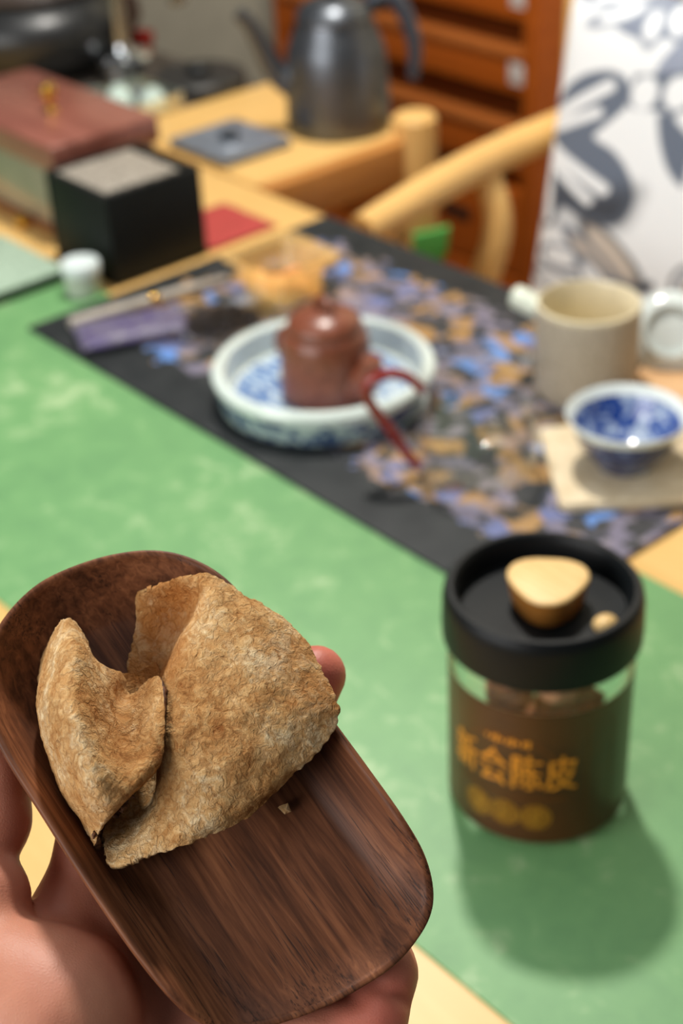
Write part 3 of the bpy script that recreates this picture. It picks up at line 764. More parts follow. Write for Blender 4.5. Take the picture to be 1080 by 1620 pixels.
k = NT('zisha clay'); v = k.co()
k.set(color=k.ramp(k.noise(v, 130, 5, 0.65), [(0.35, lin((112, 61, 43))), (0.65, lin((138, 79, 57)))]), rough=0.30, spec=0.55)
CLAY = k.m
pot = thing('teapot', 'small brown clay teapot standing in the porcelain tray', 'teapot', (PX + 0.006, PY - 0.002, TOP + 0.0065))
lathe('body', [(0, 0.0), (0.031, 0.0), (0.0340, 0.002), (0.0345, 0.010), (0.0338, 0.022), (0.0330, 0.034), (0.0320, 0.045), (0.0300, 0.0505), (0.0280, 0.0530), (0.0250, 0.0542), (0.0250, 0.050), (0, 0.050)], CLAY, pot, 64)
ld = lathe('lid', [(0.0265, 0.0525), (0.0275, 0.0540), (0.0277, 0.0562), (0.0268, 0.0588), (0.0240, 0.0622), (0.0185, 0.0655), (0.0100, 0.0678), (0.0050, 0.0682), (0, 0.0682)], CLAY, pot, 64)
tube('knob', [(-0.0085, 0, 0.0665), (-0.0068, 0, 0.0728), (0, 0, 0.0752), (0.0068, 0, 0.0728), (0.0085, 0, 0.0665)], [0.0038, 0.0032, 0.0030, 0.0032, 0.0038], CLAY, ld, 14)
for o in pot.children_recursive: pass
d_ = (rv * 0.72 + fv * 0.69).normalized()
def dp(s, z): return (d_.x * s, d_.y * s, z)
tube('spout', [dp(0.022, 0.015), dp(0.034, 0.019), dp(0.042, 0.029), dp(0.0465, 0.042)], [0.0150, 0.0125, 0.0098, 0.0072], CLAY, pot, 20)
tube('handle', [dp(-0.030, 0.036), dp(-0.040, 0.038), dp(-0.047, 0.030), dp(-0.043, 0.019), dp(-0.030, 0.010)], [0.0050, 0.0045, 0.0043, 0.0045, 0.0050], CLAY, pot, 16)

# ------------------------------------------------------------------ glass jug with red handle
GX, GY = -0.618, 0.634
jug = thing('glass_jug', 'clear glass tea jug with dark red handle on the blossom mat', 'jug', (GX, GY, TOP))
JG = clear_glass('jug glass', (0.985, 0.99, 0.985), 1.3, 1.2)
pr_o = [(0.0, 0.0008), (0.030, 0.0002), (0.0360, 0.003), (0.0395, 0.010), (0.0410, 0.022), (0.0400, 0.038), (0.0375, 0.054), (0.0370, 0.066), (0.0390, 0.0765)]
pr_i = [(r_ - 0.0016, z + (0.0012 if z < 0.02 else 0)) for r_, z in pr_o[1:]][::-1]
body = lathe('glass_body', pr_o + [(0.0384, 0.0772)] + pr_i + [(0, 0.003)], JG, jug, 72)
sp_dir = (rv * 0.95 - fv * 0.3).normalized()
for v_ in body.data.vertices:      # pouring lip pulled out of the rim
    z = v_.co.z; t = max(0, (z - 0.050) / 0.027)
    h_ = Vector((v_.co.x, v_.co.y, 0)); L_ = h_.length
    if t > 0 and L_ > 1e-6:
        c_ = max(0, h_.normalized().dot(sp_dir)); b_ = c_ ** 14 * t * t
        v_.co.x += sp_dir.x * 0.013 * b_; v_.co.y += sp_dir.y * 0.013 * b_; v_.co.z += 0.002 * b_
REDG = plain('dark red glass', (136, 34, 30), 0.08, 0, 0.05, coat=0.5)
def jp(s, z): return (-rv.x * s, -rv.y * s, z)
hd = tube('handle', [jp(0.0370, 0.066), jp(0.046, 0.0760), jp(0.058, 0.0800), jp(0.070, 0.0755), jp(0.0745, 0.0660), jp(0.070, 0.055), jp(0.058, 0.036), jp(0.049, 0.019), jp(0.0410, 0.008)],
          [0.0034, 0.0036, 0.0038, 0.0040, 0.0040, 0.0039, 0.0038, 0.0036, 0.0032], REDG, jug, 16)
lab(hd, 'dark red glass loop handle')

# ------------------------------------------------------------------ mug
k = NT('speckled stoneware'); v = k.co()
k.set(color=k.ramp(k.noise(v, 420, 3, 0.7), [(0.30, lin((140, 126, 108))), (0.46, lin((182, 170, 150))), (0.7, lin((196, 186, 168)))]), rough=0.55)
STONE = k.m
CREAM = plain('cream glaze', (226, 214, 182), 0.22, 0, 0.03)
mug = thing('mug', 'speckled beige stoneware mug with cream rim at the mat edge', 'mug', (-0.645, 0.774, TOP))
lathe('body', [(0, 0.0), (0.0345, 0.0), (0.0362, 0.002), (0.0372, 0.012), (0.0378, 0.040), (0.0380, 0.0665), (0.0378, 0.0690)], STONE, mug, 72)
lab(lathe('glazed_inside', [(0.0378, 0.0688), (0.0374, 0.0718), (0.0358, 0.0722), (0.0346, 0.0700), (0.0342, 0.050), (0.0335, 0.012), (0.0300, 0.006), (0, 0.005)], CREAM, mug, 72), 'cream glazed rim and inside')
hdir = (-rv * 0.80 - fv * 0.60).normalized()
def mp(s, z): return (hdir.x * s, hdir.y * s, z)
PALE = plain('pale celadon glaze', (222, 230, 212), 0.2, 0, 0.03)
lab(tube('handle', [mp(0.0362, 0.056), mp(0.044, 0.0575), mp(0.053, 0.0600), mp(0.060, 0.0620), mp(0.0625, 0.0625)], [0.0085, 0.0082, 0.0088, 0.0082, 0.0040], PALE, mug, 18), 'pale glazed stub handle')

# ------------------------------------------------------------------ bowl on coaster
yaw = math.atan2(rv.y, rv.x)
k = NT('washi coaster'); v = k.co()
k.set(color=k.ramp(k.noise(v, 90, 5, 0.6), [(0.3, lin((206, 184, 146))), (0.55, lin((226, 208, 174))), (0.75, lin((234, 218, 188)))]), rough=0.7)
co = bmobj('coaster', prism_bm(rrect(-0.050, 0.056, -0.051, 0.051, 0.006), 0.0, 0.0075, 0.0018), k.m)
co.location = (-0.552, 0.706, TOP); co.rotation_euler = (0, 0, yaw)
tag(co, 'pale beige square coaster under the blue porcelain cup', 'coaster')
tanm = wood('tan coaster wood', (226, 184, 136), (206, 156, 108), 0, 8)
co2 = bmobj('coaster', prism_bm(rrect(-0.045, 0.045, -0.045, 0.045, 0.010), 0.0, 0.008, 0.0016), tanm)
co2.location = (-0.585, 0.840, TOP - 0.0002); co2.rotation_euler = (0, 0, yaw)
co2.location = (-0.570, 0.824, TOP)
tag(co2, 'tan wooden coaster with round corners behind the blue cup', 'coaster')

k = NT('blue cup glaze'); v = k.co()
sx = k.n('ShaderNodeSeparateXYZ', {0: v})
rad = k.math('SQRT', k.math('ADD', k.math('MULTIPLY', sx.outputs[0], sx.outputs[0]), k.math('MULTIPLY', sx.outputs[1], sx.outputs[1])))
pn = k.noise(v, 75, 3, 0.6, 1.0)
inn = k.ramp(pn, [(0.40, lin((34, 66, 140))), (0.50, lin((58, 92, 166))), (0.56, lin((164, 182, 208))), (0.66, lin((188, 202, 220)))])
outp = k.ramp(pn, [(0.40, lin((24, 36, 74))), (0.58, lin((46, 66, 118))), (0.68, lin((150, 168, 196)))])
geo = k.n('ShaderNodeNewGeometry')
nd_ = k.n('ShaderNodeVectorMath', {0: v, 1: k.n('ShaderNodeTexCoord').outputs['Normal']}, operation='DOT_PRODUCT').outputs['Value']
BOWLM = k
k.set(color=inn, rough=0.1, coat=0.5)
k2 = NT('blue cup outside'); pn2 = k2.noise(k2.co(), 75, 3, 0.6, 1.0)
k2.set(color=k2.ramp(pn2, [(0.40, lin((26, 38, 78))), (0.58, lin((44, 62, 112))), (0.68, lin((136, 154, 186)))]), rough=0.12, coat=0.5)
bowl = thing('tea_bowl', 'blue and white porcelain tea cup standing on the beige coaster', 'cup', (-0.549, 0.704, TOP + 0.0075))
lab(lathe('outside', [(0, 0.0012), (0.0165, 0.0012), (0.0175, 0.0), (0.0190, 0.0), (0.0198, 0.0035), (0.0255, 0.0085), (0.0325, 0.0185), (0.0368, 0.0290), (0.0380, 0.0325)], k2.m, bowl, 72), 'dark blue painted outside')
lab(lathe('rim', [(0.0380, 0.0325), (0.0402, 0.0368), (0.0408, 0.0384), (0.0400, 0.0390), (0.0382, 0.0372), (0.0352, 0.0330)], M['white_glaze'], bowl, 72), 'white rim')
lab(lathe('inside', [(0.0352, 0.0330), (0.0330, 0.0270), (0.0290, 0.0190), (0.0230, 0.0110), (0.0140, 0.0060), (0, 0.0045)], k.m, bowl, 72), 'cobalt painted inside')

# white porcelain lid leaning at the frame edge
wl = thing('saucer', 'small round white porcelain saucer leaning behind the tan coaster', 'saucer', (-0.622, 0.842, TOP + 0.030))
lathe('disc', [(0, 0.0075), (0.012, 0.0070), (0.022, 0.0048), (0.0310, 0.0010), (0.0322, -0.0010), (0.0305, -0.0016), (0.020, 0.0018), (0.010, 0.0042), (0, 0.0048)], M['white_glaze'], wl, 64)
lathe('foot_ring', [(0.0175, 0.0056), (0.0185, 0.0100), (0.0205, 0.0100), (0.0212, 0.0048)], M['white_glaze'], wl, 48)
zax = (fv * 0.80 + Vector((0, 0, 0.58)) - rv * 0.12).normalized()
wl.rotation_mode = 'QUATERNION'; wl.rotation_quaternion = zax.to_track_quat('Z', 'Y')

# ------------------------------------------------------------------ amber glass dish with peel
ag = thing('amber_dish', 'square amber glass dish holding orange peel on the mat', 'dish', (-0.938, 0.724, TOP))
AMB = clear_glass('amber glass', (0.98, 0.92, 0.76), 1.45, 1.0)
_t = AMB.node_tree; _o = _t.nodes['Material Output']; _src = _o.inputs[0].links[0].from_socket
_d = _t.nodes.new('ShaderNodeBsdfTranslucent'); _d.inputs[0].default_value = lin((220, 190, 132)); _e = _t.nodes.new('ShaderNodeBsdfDiffuse'); _e.inputs[0].default_value = lin((220, 190, 132))
_a = _t.nodes.new('ShaderNodeAddShader'); _t.links.new(_d.outputs[0], _a.inputs[0]); _t.links.new(_e.outputs[0], _a.inputs[1])
_m = _t.nodes.new('ShaderNodeMixShader'); _m.inputs[0].default_value = 0.26; _t.links.new(_src, _m.inputs[1]); _t.links.new(_a.outputs[0], _m.inputs[2]); _t.links.new(_m.outputs[0], _o.inputs[0])
def loft(name, rings, mat, parent):
    bm_ = bmesh.new(); rows = []
    for (h_, r_, z) in rings: rows.append([bm_.verts.new((x, y, z)) for x, y in rrect(-h_, h_, -h_, h_, r_, 8)])
    for a_, b_ in zip(rows, rows[1:]):
        n_ = len(a_)
        for i in range(n_): bm_.faces.new((a_[i], a_[(i + 1) % n_], b_[(i + 1) % n_], b_[i]))
    bm_.faces.new(rows[0]); bm_.faces.new(rows[-1])
    return bmobj(name, bm_, mat, parent)
loft('glass_body', [(0.022, 0.012, 0.0), (0.0255, 0.013, 0.002), (0.0275, 0.013, 0.012), (0.0300, 0.012, 0.024), (0.0315, 0.011, 0.030), (0.0375, 0.011, 0.034), (0.0385, 0.011, 0.036), (0.0375, 0.011, 0.0375), (0.0305, 0.011, 0.034), (0.0280, 0.011, 0.026), (0.0255, 0.012, 0.012), (0.022, 0.012, 0.006)], AMB, ag)
ORG = [plain('orange peel', (226, 152, 86), 0.6, 0, 0.12, 150), plain('pale orange peel', (232, 176, 110), 0.6, 0, 0.12, 150)]
for i in range(8):
    an = i * 2.4; rr_ = 0.0055 + 0.0115 * ((i % 4) / 3.0)
    curl('orange_peel', (-0.938 + rr_ * math.cos(an), 0.724 + rr_ * math.sin(an), TOP + 0.0110 + 0.0013 * i), (R(rng.uniform(-25, 25)), R(rng.uniform(-25, 25)), an), 0.014, 0.020, 1.2, ORG[i % 2],
         ('deep orange' if i % 2 == 0 else 'pale orange') + ' curl of peel heaped inside the square amber dish', ('deep orange' if i % 2 == 0 else 'pale orange') + ' peel in the amber dish', 'peel', i + 40, 0.0009)

# ------------------------------------------------------------------ glass leaf dish with tea leaves
lx, ly = -0.924, 0.652
la = math.atan2(0.70 - 0.617, -0.916 + 0.935)
leaf = thing('tea_dish', 'shallow clear glass dish of dark tea beside the round tray', 'dish', (lx, ly, TOP), la)
bm = bmesh.new(); rows = []
for s_, z in ((0.55, 0.0), (0.75, 0.0015), (0.90, 0.006), (1.0, 0.0125), (0.985, 0.0135), (0.88, 0.0075), (0.72, 0.003), (0.55, 0.0018)):
    rows.append([bm.verts.new((0.058 * s_ * math.cos(t) * (1 + 0.12 * math.cos(t)), 0.038 * s_ * math.sin(t), z + 0.004 * s_ * s_ * max(0, math.cos(t)) ** 4)) for t in [2 * math.pi * i / 56 for i in range(56)]])
for a_, b_ in zip(rows, rows[1:]):
    for i in range(56): bm.faces.new((a_[i], a_[(i + 1) % 56], b_[(i + 1) % 56], b_[i]))
bm.faces.new(rows[0]); bm.faces.new(rows[-1])
bmobj('glass_body', bm, clear_glass('dish glass', (0.93, 0.95, 0.95), 1.6, 1.6), leaf)
TEA = plain('dark dried tea', (52, 42, 36), 0.7, 0, 0.35, 300)
V_, F_ = [], []
for i in range(620):
    an = rng.uniform(0, 2 * math.pi); q = math.sqrt(rng.random()); x = 0.036 * q * math.cos(an) - 0.006; y = 0.023 * q * math.sin(an)
    z = 0.0035 + 0.019 * (1 - q * q) * rng.random(); d = rng.uniform(0, 6.3); L_ = rng.uniform(0.003, 0.006); t_ = rng.uniform(-0.4, 0.4)
    dx, dy = math.cos(d), math.sin(d); b_ = len(V_)
    for (u, w_) in ((-1, 0), (0, 1), (1, 0), (0, -1)):
        V_.append((x + dx * u * L_ - dy * w_ * 0.001, y + dy * u * L_ + dx * w_ * 0.001, z + t_ * u * L_ * 0.7))
    V_.append((x, y, z + 0.0012)); V_.append((x, y, z - 0.0006))
    for a_, c_ in ((0, 1), (1, 2), (2, 3), (3, 0)): F_ += [(b_ + a_, b_ + c_, b_ + 4), (b_ + c_, b_ + a_, b_ + 5)]
tl = obj('tea_leaves', V_, F_, TEA, None, False); tl.location = (lx, ly, TOP); tl.rotation_euler = (0, 0, la)
tag(tl, 'heap of dark dried tea leaves in the clear dish', 'tea leaves', None, 'stuff')

# purple packet and tea needle
k = NT('purple foil'); v = k.co()
k.set(color=k.ramp(k.noise(v, 90, 4, 0.6), [(0.36, lin((78, 66, 116))), (0.50, lin((98, 90, 116))), (0.66, lin((120, 114, 134)))]), rough=0.5)
nu, nv = 17, 13; V_ = []; F_ = []
for sgn in (1, -1):
    for i in range(nv):
        for j in range(nu):
            u, q = j / (nu - 1) * 2 - 1, i / (nv - 1) * 2 - 1
            puff = max(0, (1 - u ** 4) * (1 - q ** 4)) ** 0.6
            V_.append((u * 0.046, q * 0.024, 0.0062 + sgn * (0.0054 * puff + 0.0003) + 0.0008 * noise.noise(Vector((u * 4, q * 4, 1)))))
nn = nu * nv
for s_ in (0, 1):
    for i in range(nv - 1):
        for j in range(nu - 1):
            a_ = s_ * nn + i * nu + j; f_ = (a_, a_ + 1, a_ + nu + 1, a_ + nu); F_.append(f_ if s_ == 0 else f_[::-1])
edge = [j for j in range(nu)] + [i * nu + nu - 1 for i in range(1, nv)] + [(nv - 1) * nu + j for j in range(nu - 2, -1, -1)] + [i * nu for i in range(nv - 2, 0, -1)]
for a_, b_ in zip(edge, edge[1:] + edge[:1]): F_.append((b_, a_, a_ + nn, b_ + nn))
pk = obj('tea_packet', V_, F_, k.m); pk.location = (-0.966, 0.590, TOP + 0.0008); pk.rotation_euler = (0, 0, math.atan2(0.63 - 0.56, -0.962 + 0.99))
tag(pk, 'small purple foil tea packet at the mat corner', 'packet')
nd = thing('tea_needle', 'long pale grey tea needle with gold collar along the mat edge', 'tea tool', (0, 0, 0))
n0 = Vector((-1.014, 0.560, TOP + 0.0050)); n1 = Vector((-0.992, 0.706, TOP + 0.0050))
tube('rod', [n0, n0.lerp(n1, 0.3), n0.lerp(n1, 0.7), n1], [0.0050, 0.0048, 0.0040, 0.0026], plain('grey bamboo', (176, 168, 156), 0.4), nd, 14)
c0 = n0.lerp(n1, 0.52)
dn = (n1 - n0).normalized()
lab(tube('collar', [c0 - dn * 0.004, c0 - dn * 0.0015, c0 + dn * 0.0015, c0 + dn * 0.004], [0.0046, 0.0054, 0.0054, 0.0044], M['gold'], nd, 16), 'gold collar')

# ------------------------------------------------------------------ black box, white cap, grey pad, red cloth
bb = thing('storage_box', 'tall black square box with grey speckled top insert', 'box', (0, 0, 0))
bx0, bx1, by0, by1, bz = -1.158, -1.061, 0.637, 0.737, 0.0835
BOXB = plain('matt black box board', (20, 23, 23), 0.55, 0, 0.05, 60, spec=0.2)
t_ = 0.006
bm = box_bm(bx0, bx1, by0, by1, 0.0018, 0.006, 0.0)
for q in ((bx0, bx0 + t_, by0, by1), (bx1 - t_, bx1, by0, by1), (bx0 + t_, bx1 - t_, by0, by0 + t_), (bx0 + t_, bx1 - t_, by1 - t_, by1)):
    box_bm(q[0], q[1], q[2], q[3], 0.006, bz, 0.0012, 2, bm)
bmobj('body', bm, BOXB, bb)
k = NT('speckled grating'); v = k.co()
vo = k.n('ShaderNodeTexVoronoi', {'Vector': v, 'Scale': 210.0}).outputs['Distance']
k.set(color=k.ramp(vo, [(0.22, lin((60, 54, 46))), (0.36, lin((158, 150, 138)))]), rough=0.5)
k.bump(vo, 0.4, 0.001)
lab(box('insert', k.m, bx0 + 0.008, bx1 - 0.012, by0 + 0.008, by1 - 0.014, 0.070, bz - 0.001, 0.001, bb), 'grey speckled insert')
cp = thing('lidded_pot', 'small white cylinder pot standing beside the black box', 'pot', (-1.073, 0.611, 0.0016))
lathe('body', [(0, 0), (0.0145, 0), (0.0155, 0.0015), (0.0158, 0.020)], plain('pale grey glaze', (190, 196, 184), 0.25), cp, 48)
lab(lathe('cap', [(0.0158, 0.0200), (0.0166, 0.0205), (0.0168, 0.0275), (0.0158, 0.0290), (0, 0.0292)], plain('white cap', (226, 238, 236), 0.2), cp, 48), 'white flat cap')
gp = thing('mesh_tray', 'low dark tray with grey-green woven top near the white pot', 'tray', (0, 0, 0))
box('base', M['black'], -1.212, -1.105, 0.541, 0.612, 0.0017, 0.0105, 0.002, gp)
k = NT('woven grey green'); v = k.co()
ch = k.n('ShaderNodeTexVoronoi', {'Vector': v, 'Scale': 260.0}).outputs['Distance']
k.set(color=k.ramp(ch, [(0.15, lin((108, 130, 112))), (0.45, lin((168, 190, 168)))]), rough=0.55); k.bump(ch, 0.5, 0.001)
lab(box('woven_top', k.m, -1.214, -1.103, 0.539, 0.614, 0.0105, 0.0150, 0.002, gp), 'grey-green woven top')
bm = bmesh.new(); N_ = 14; gv = []
for i in range(N_ + 1):
    for j in range(N_ + 1):
        x = -1.146 + 0.082 * i / N_; y = 0.742 + 0.078 * j / N_
        gv.append(bm.verts.new((x, y, 0.0012 + 0.0009 * (1 + noise.noise(Vector((x * 60, y * 60, 0)))))))
for i in range(N_):
    for j in range(N_):
        a_ = i * (N_ + 1) + j; bm.faces.new((gv[a_], gv[a_ + N_ + 1], gv[a_ + N_ + 2], gv[a_ + 1]))
rc = bmobj('tea_cloth', bm, plain('red cotton', (178, 66, 60), 0.85, 0, 0.06, 200))
rc.modifiers.new('thickness', 'SOLIDIFY').thickness = 0.001
tag(rc, 'folded red tea cloth on the wood behind the black box', 'cloth')

# ------------------------------------------------------------------ tea chest
tc = thing('tea_chest', 'square tea chest with red-brown wooden lid and brass knob', 'chest', (0, 0, 0))
tx0, tx1, ty0, ty1 = -1.405, -1.180, 0.660, 0.775
k = NT('taupe lacquer'); k.set(color=k.ramp(k.noise(k.co(), 12, 3), [(0.3, lin((128, 118, 100))), (0.7, lin((150, 140, 122)))]), rough=0.16, coat=0.5)
box('body', k.m, tx0 + 0.003, tx1 - 0.003, ty0 + 0.003, ty1 - 0.003, 0.010, 0.068, 0.002, tc)
lab(box('base', wood('chest base wood', (140, 84, 44), (110, 62, 30), 0, 8), tx0, tx1, ty0, ty1, 0.0018, 0.010, 0.002, tc), 'brown wooden plinth')
k = NT('mahogany lacquer'); k.set(color=k.ramp(k.noise(k.co(scale=(1, 9, 9)), 9, 5), [(0.3, lin((122, 70, 58))), (0.7, lin((150, 94, 80)))]), rough=0.22, coat=0.3)
li = lab(box('lid', k.m, tx0 - 0.002, tx1 + 0.002, ty0 - 0.002, ty1 + 0.002, 0.068, 0.094, 0.003, tc), 'red-brown wooden lid')
kn = lathe('knob', [(0, 0), (0.006, 0), (0.0065, 0.002), (0.004, 0.005), (0.0038, 0.012), (0.0068, 0.016), (0.0080, 0.021), (0.0066, 0.0265), (0.003, 0.029), (0, 0.0295)], M['gold'], li, 32, (-1.262, 0.712, 0.0938))
lab(kn, 'brass knob')
lab(lathe('foot', [(0, 0), (0.006, 0), (0.007, 0.004), (0.006, 0.009), (0, 0.0095)], M['gold'], tc, 20, (-1.245, 0.654, 0.0018)), 'brass ball foot')

# ------------------------------------------------------------------ kettle and its power base
KX, KY = -1.236, 1.048
k = NT('gunmetal'); k.set(color=k.ramp(k.noise(k.co(), 40, 3), [(0.3, lin((96, 100, 105))), (0.7, lin((108, 112, 118)))]), rough=0.36, metal=0.85)
STEEL = k.m
ket = thing('kettle', 'dark grey steel gooseneck kettle standing on the side table', 'kettle', (KX, KY, 0.0))
lathe('body', [(0, 0.0), (0.052, 0.0), (0.0555, 0.002), (0.0570, 0.008), (0.0562, 0.028), (0.0548, 0.060), (0.0530, 0.082), (0.0500, 0.093), (0.0470, 0.0985), (0.0462, 0.1015), (0.0452, 0.1020), (0.0430, 0.108), (0.0405, 0.115), (0.0400, 0.118)], STEEL, ket, 72)
kl = lathe('lid', [(0.0402, 0.1175), (0.0410, 0.1200), (0.0400, 0.1225), (0.0340, 0.131), (0.0240, 0.137), (0.0100, 0.140), (0, 0.1405)], STEEL, ket, 64)
lathe('knob', [(0.006, 0.139), (0.0065, 0.145), (0.011, 0.149), (0.012, 0.154), (0.009, 0.158), (0, 0.159)], M['black'], kl, 32)
sd = (-rv * 0.97 + fv * 0.1).normalized()
def kp(s, z): return (sd.x * s, sd.y * s, z)
tube('spout', [kp(0.046, 0.052), kp(0.060, 0.060), kp(0.071, 0.076), kp(0.080, 0.098), kp(0.090, 0.119), kp(0.100, 0.130)], [0.0185, 0.0140, 0.0115, 0.0098, 0.0088, 0.0082], STEEL, ket, 24)
hdl = M['black']
lab(tube('handle', [kp(-0.038, 0.128), kp(-0.052, 0.136), kp(-0.066, 0.130), kp(-0.078, 0.108), kp(-0.085, 0.078), kp(-0.083, 0.046)], [0.0075, 0.0085, 0.0092, 0.0088, 0.0080, 0.0062], plain('slate handle', (66, 72, 84), 0.3), ket, 18), 'slate loop handle')
lab(lathe('hinge', [(0, 0), (0.010, 0), (0.011, 0.004), (0.009, 0.012), (0, 0.014)], M['black'], ket, 24, kp(-0.044, 0.122)), 'black hinge block')

pb = thing('kettle_base', 'flat slate-grey square kettle base with central connector on side table', 'kettle base', (-1.273, 0.926, 0.0), 0)  # electric power base that belongs to the kettle
SL = plain('slate plastic', (122, 130, 142), 0.38, 0.2, 0.04)
bmobj('plate', prism_bm(rrect(-0.050, 0.050, -0.046, 0.046, 0.006), 0.001, 0.010, 0.002), SL, pb)
lab(lathe('ring', [(0.027, 0.0098), (0.029, 0.0115), (0.031, 0.0115), (0.033, 0.0098)], SL, pb, 48), 'raised ring')
lab(lathe('connector', [(0.011, 0.0098), (0.011, 0.017), (0.009, 0.0185), (0, 0.0185)], plain('dark connector', (60, 68, 78), 0.3), pb, 32), 'dark round connector')

# ------------------------------------------------------------------ faucet, pots, disc, glass tray on the counter
fc = thing('faucet', 'chrome gooseneck faucet rising between black pot and dark disc', 'faucet', (-1.562, 0.990, -0.002))
lathe('base', [(0, 0), (0.026, 0), (0.028, 0.003), (0.027, 0.018), (0.034, 0.024), (0.035, 0.030), (0.030, 0.034), (0.013, 0.037), (0.011, 0.045), (0, 0.045)], M['chrome'], fc, 40)
tube('pole', [(0, 0, 0.04), (0, 0, 0.10), (0, 0, 0.19), (rv.x * 0.012, rv.y * 0.012, 0.232), (rv.x * 0.036, rv.y * 0.036, 0.245), (rv.x * 0.060, rv.y * 0.060, 0.228), (rv.x * 0.068, rv.y * 0.068, 0.150), (rv.x * 0.072, rv.y * 0.072, 0.088)], [0.0105, 0.0095, 0.0085, 0.008, 0.008, 0.008, 0.0085, 0.010], plain('grey steel tube', (150, 146, 138), 0.22, 0.9), fc, 20)
dsc = thing('warming_plate', 'flat black round warming plate behind the glass tray', 'plate', (-1.474, 1.036, -0.002))
lathe('plate', [(0, 0), (0.050, 0), (0.055, 0.003), (0.056, 0.012), (0.052, 0.016), (0.030, 0.018), (0, 0.018)], plain('matt black iron', (34, 34, 34), 0.5), dsc, 56)
lathe('knob', [(0.014, 0.0175), (0.015, 0.024), (0.012, 0.028), (0, 0.029)], M['black'], dsc, 28)
bp_ = thing('iron_pot', 'large round black iron pot with lid behind the tea chest', 'pot', (-1.705, 0.955, -0.002))
IRON = plain('black cast iron', (36, 37, 38), 0.34, 0.1, 0.1)
lathe('body', [(0, 0), (0.085, 0), (0.098, 0.008), (0.122, 0.030), (0.134, 0.052), (0.132, 0.070), (0.116, 0.088), (0.104, 0.094), (0.100, 0.093), (0, 0.09)], IRON, bp_, 72)
pl = lathe('lid', [(0.098, 0.094), (0.106, 0.098), (0.107, 0.104), (0.098, 0.112), (0.060, 0.126), (0.02, 0.131), (0, 0.131)], plain('brown iron lid', (62, 54, 52), 0.35, 0.1, 0.1), bp_, 64)
lathe('knob', [(0.012, 0.130), (0.013, 0.138), (0.020, 0.143), (0.020, 0.150), (0, 0.154)], IRON, pl, 32)
gt = thing('glass_tray', 'clear rectangular glass tray with bright reflections beside the faucet', 'tray', (-1.462, 0.935, -0.0015), 0)
CG = clear_glass('tray glass', (0.90, 0.96, 0.94), 2.2, 2.6)
bm = bmesh.new(); rows = []
for (hx, hy, r_, z) in ((0.040, 0.030, 0.006, 0.0), (0.046, 0.036, 0.006, 0.003), (0.048, 0.038, 0.006, 0.020), (0.046, 0.036, 0.005, 0.0205), (0.044, 0.034, 0.005, 0.006), (0.040, 0.030, 0.005, 0.004)):
    rows.append([bm.verts.new((x, y, z)) for x, y in rrect(-hx, hx, -hy, hy, r_, 5)])
for a_, b_ in zip(rows, rows[1:]):
    for i in range(len(a_)): bm.faces.new((a_[i], a_[(i + 1) % len(a_)], b_[(i + 1) % len(a_)], b_[i]))
bm.faces.new(rows[0]); bm.faces.new(rows[-1])
bmobj('glass_body', bm, CG, gt)
CUPW = plain('pale green porcelain', (206, 226, 216), 0.1, 0, 0.03, coat=0.5)
for i, (x, y, lb) in enumerate(((-1.478, 0.925, 'pale porcelain cup upside down in glass tray, nearer the iron pot'), (-1.440, 0.945, 'pale porcelain cup upside down in glass tray, nearer the side table'))):
    o = lathe('cup', [(0.0150, 0.0), (0.0160, 0.0005), (0.0150, 0.010), (0.0115, 0.017), (0.0075, 0.019), (0.0070, 0.0215), (0.0060, 0.0215), (0, 0.019)], CUPW, None, 40, (x, y, 0.0028))
    tag(o, lb, 'cup', 'cups in the glass tray')
rcup = lathe('red_cup', [(0, 0.001), (0.010, 0.0), (0.012, 0.001), (0.017, 0.014), (0.019, 0.026), (0.0178, 0.0265), (0.0155, 0.014), (0.010, 0.005), (0, 0.004)], plain('red lacquer', (158, 44, 36), 0.3), None, 40, (-1.640, 1.066, -0.002))
tag(rcup, 'tiny red cup standing by the faucet foot', 'cup')
# ------------------------------------------------------------------ chair, cushion, green bag
ch = thing('armchair', 'honey wood armchair with curved arms behind the patterned cushion', 'chair', (0, 0, 0))
for x, s_ in ((-1.045, 1), (-0.46, -1)):
    tube('armrest', [(x + 0.012 * s_, 0.898, -0.018), (x + 0.006 * s_, 0.95, -0.014), (x, 1.03, -0.006), (x - 0.004 * s_, 1.12, 0.000), (x - 0.004 * s_, 1.22, 0.004)], [0.0155, 0.0175, 0.0185, 0.0185, 0.018], M['chair_wood'], ch, 24)
    tube('arm_post', [(x - 0.004 * s_, 1.085, -0.012), (x + 0.014 * s_, 1.085, -0.07), (x + 0.002 * s_, 1.07, -0.14), (x - 0.026 * s_, 1.05, -0.21), (x - 0.015 * s_, 1.05, -0.28), (x - 0.012 * s_, 1.05, -0.33)], [0.014, 0.015, 0.017, 0.020, 0.019, 0.018], M['chair_wood'], ch, 20)
    tube('leg', [(x - 0.012 * s_ + 0.014 * s_, 0.935, -0.026), (x, 0.935, -0.20), (x, 0.935, -0.5), (x, 0.935, -0.738)], [0.0125, 0.014, 0.016, 0.015], M['chair_wood'], ch, 18)
    tube('leg', [(x - 0.004 * s_, 1.225, 0.30), (x - 0.004 * s_, 1.225, 0.0), (x, 1.25, -0.35), (x, 1.29, -0.738)], [0.015, 0.017, 0.018, 0.016], M['chair_wood'], ch, 18)
box('seat', M['chair_wood'], -1.06, -0.445, 0.915, 1.265, -0.335, -0.305, 0.008, ch)
tube('top_rail', [(-1.05, 1.225, 0.295), (-0.9, 1.250, 0.31), (-0.75, 1.255, 0.312), (-0.6, 1.250, 0.31), (-0.455, 1.225, 0.295)], 0.018, M['chair_wood'], ch, 18)
box('splat', M['chair_wood'], -0.81, -0.69, 1.232, 1.246, -0.31, 0.30, 0.004, ch)

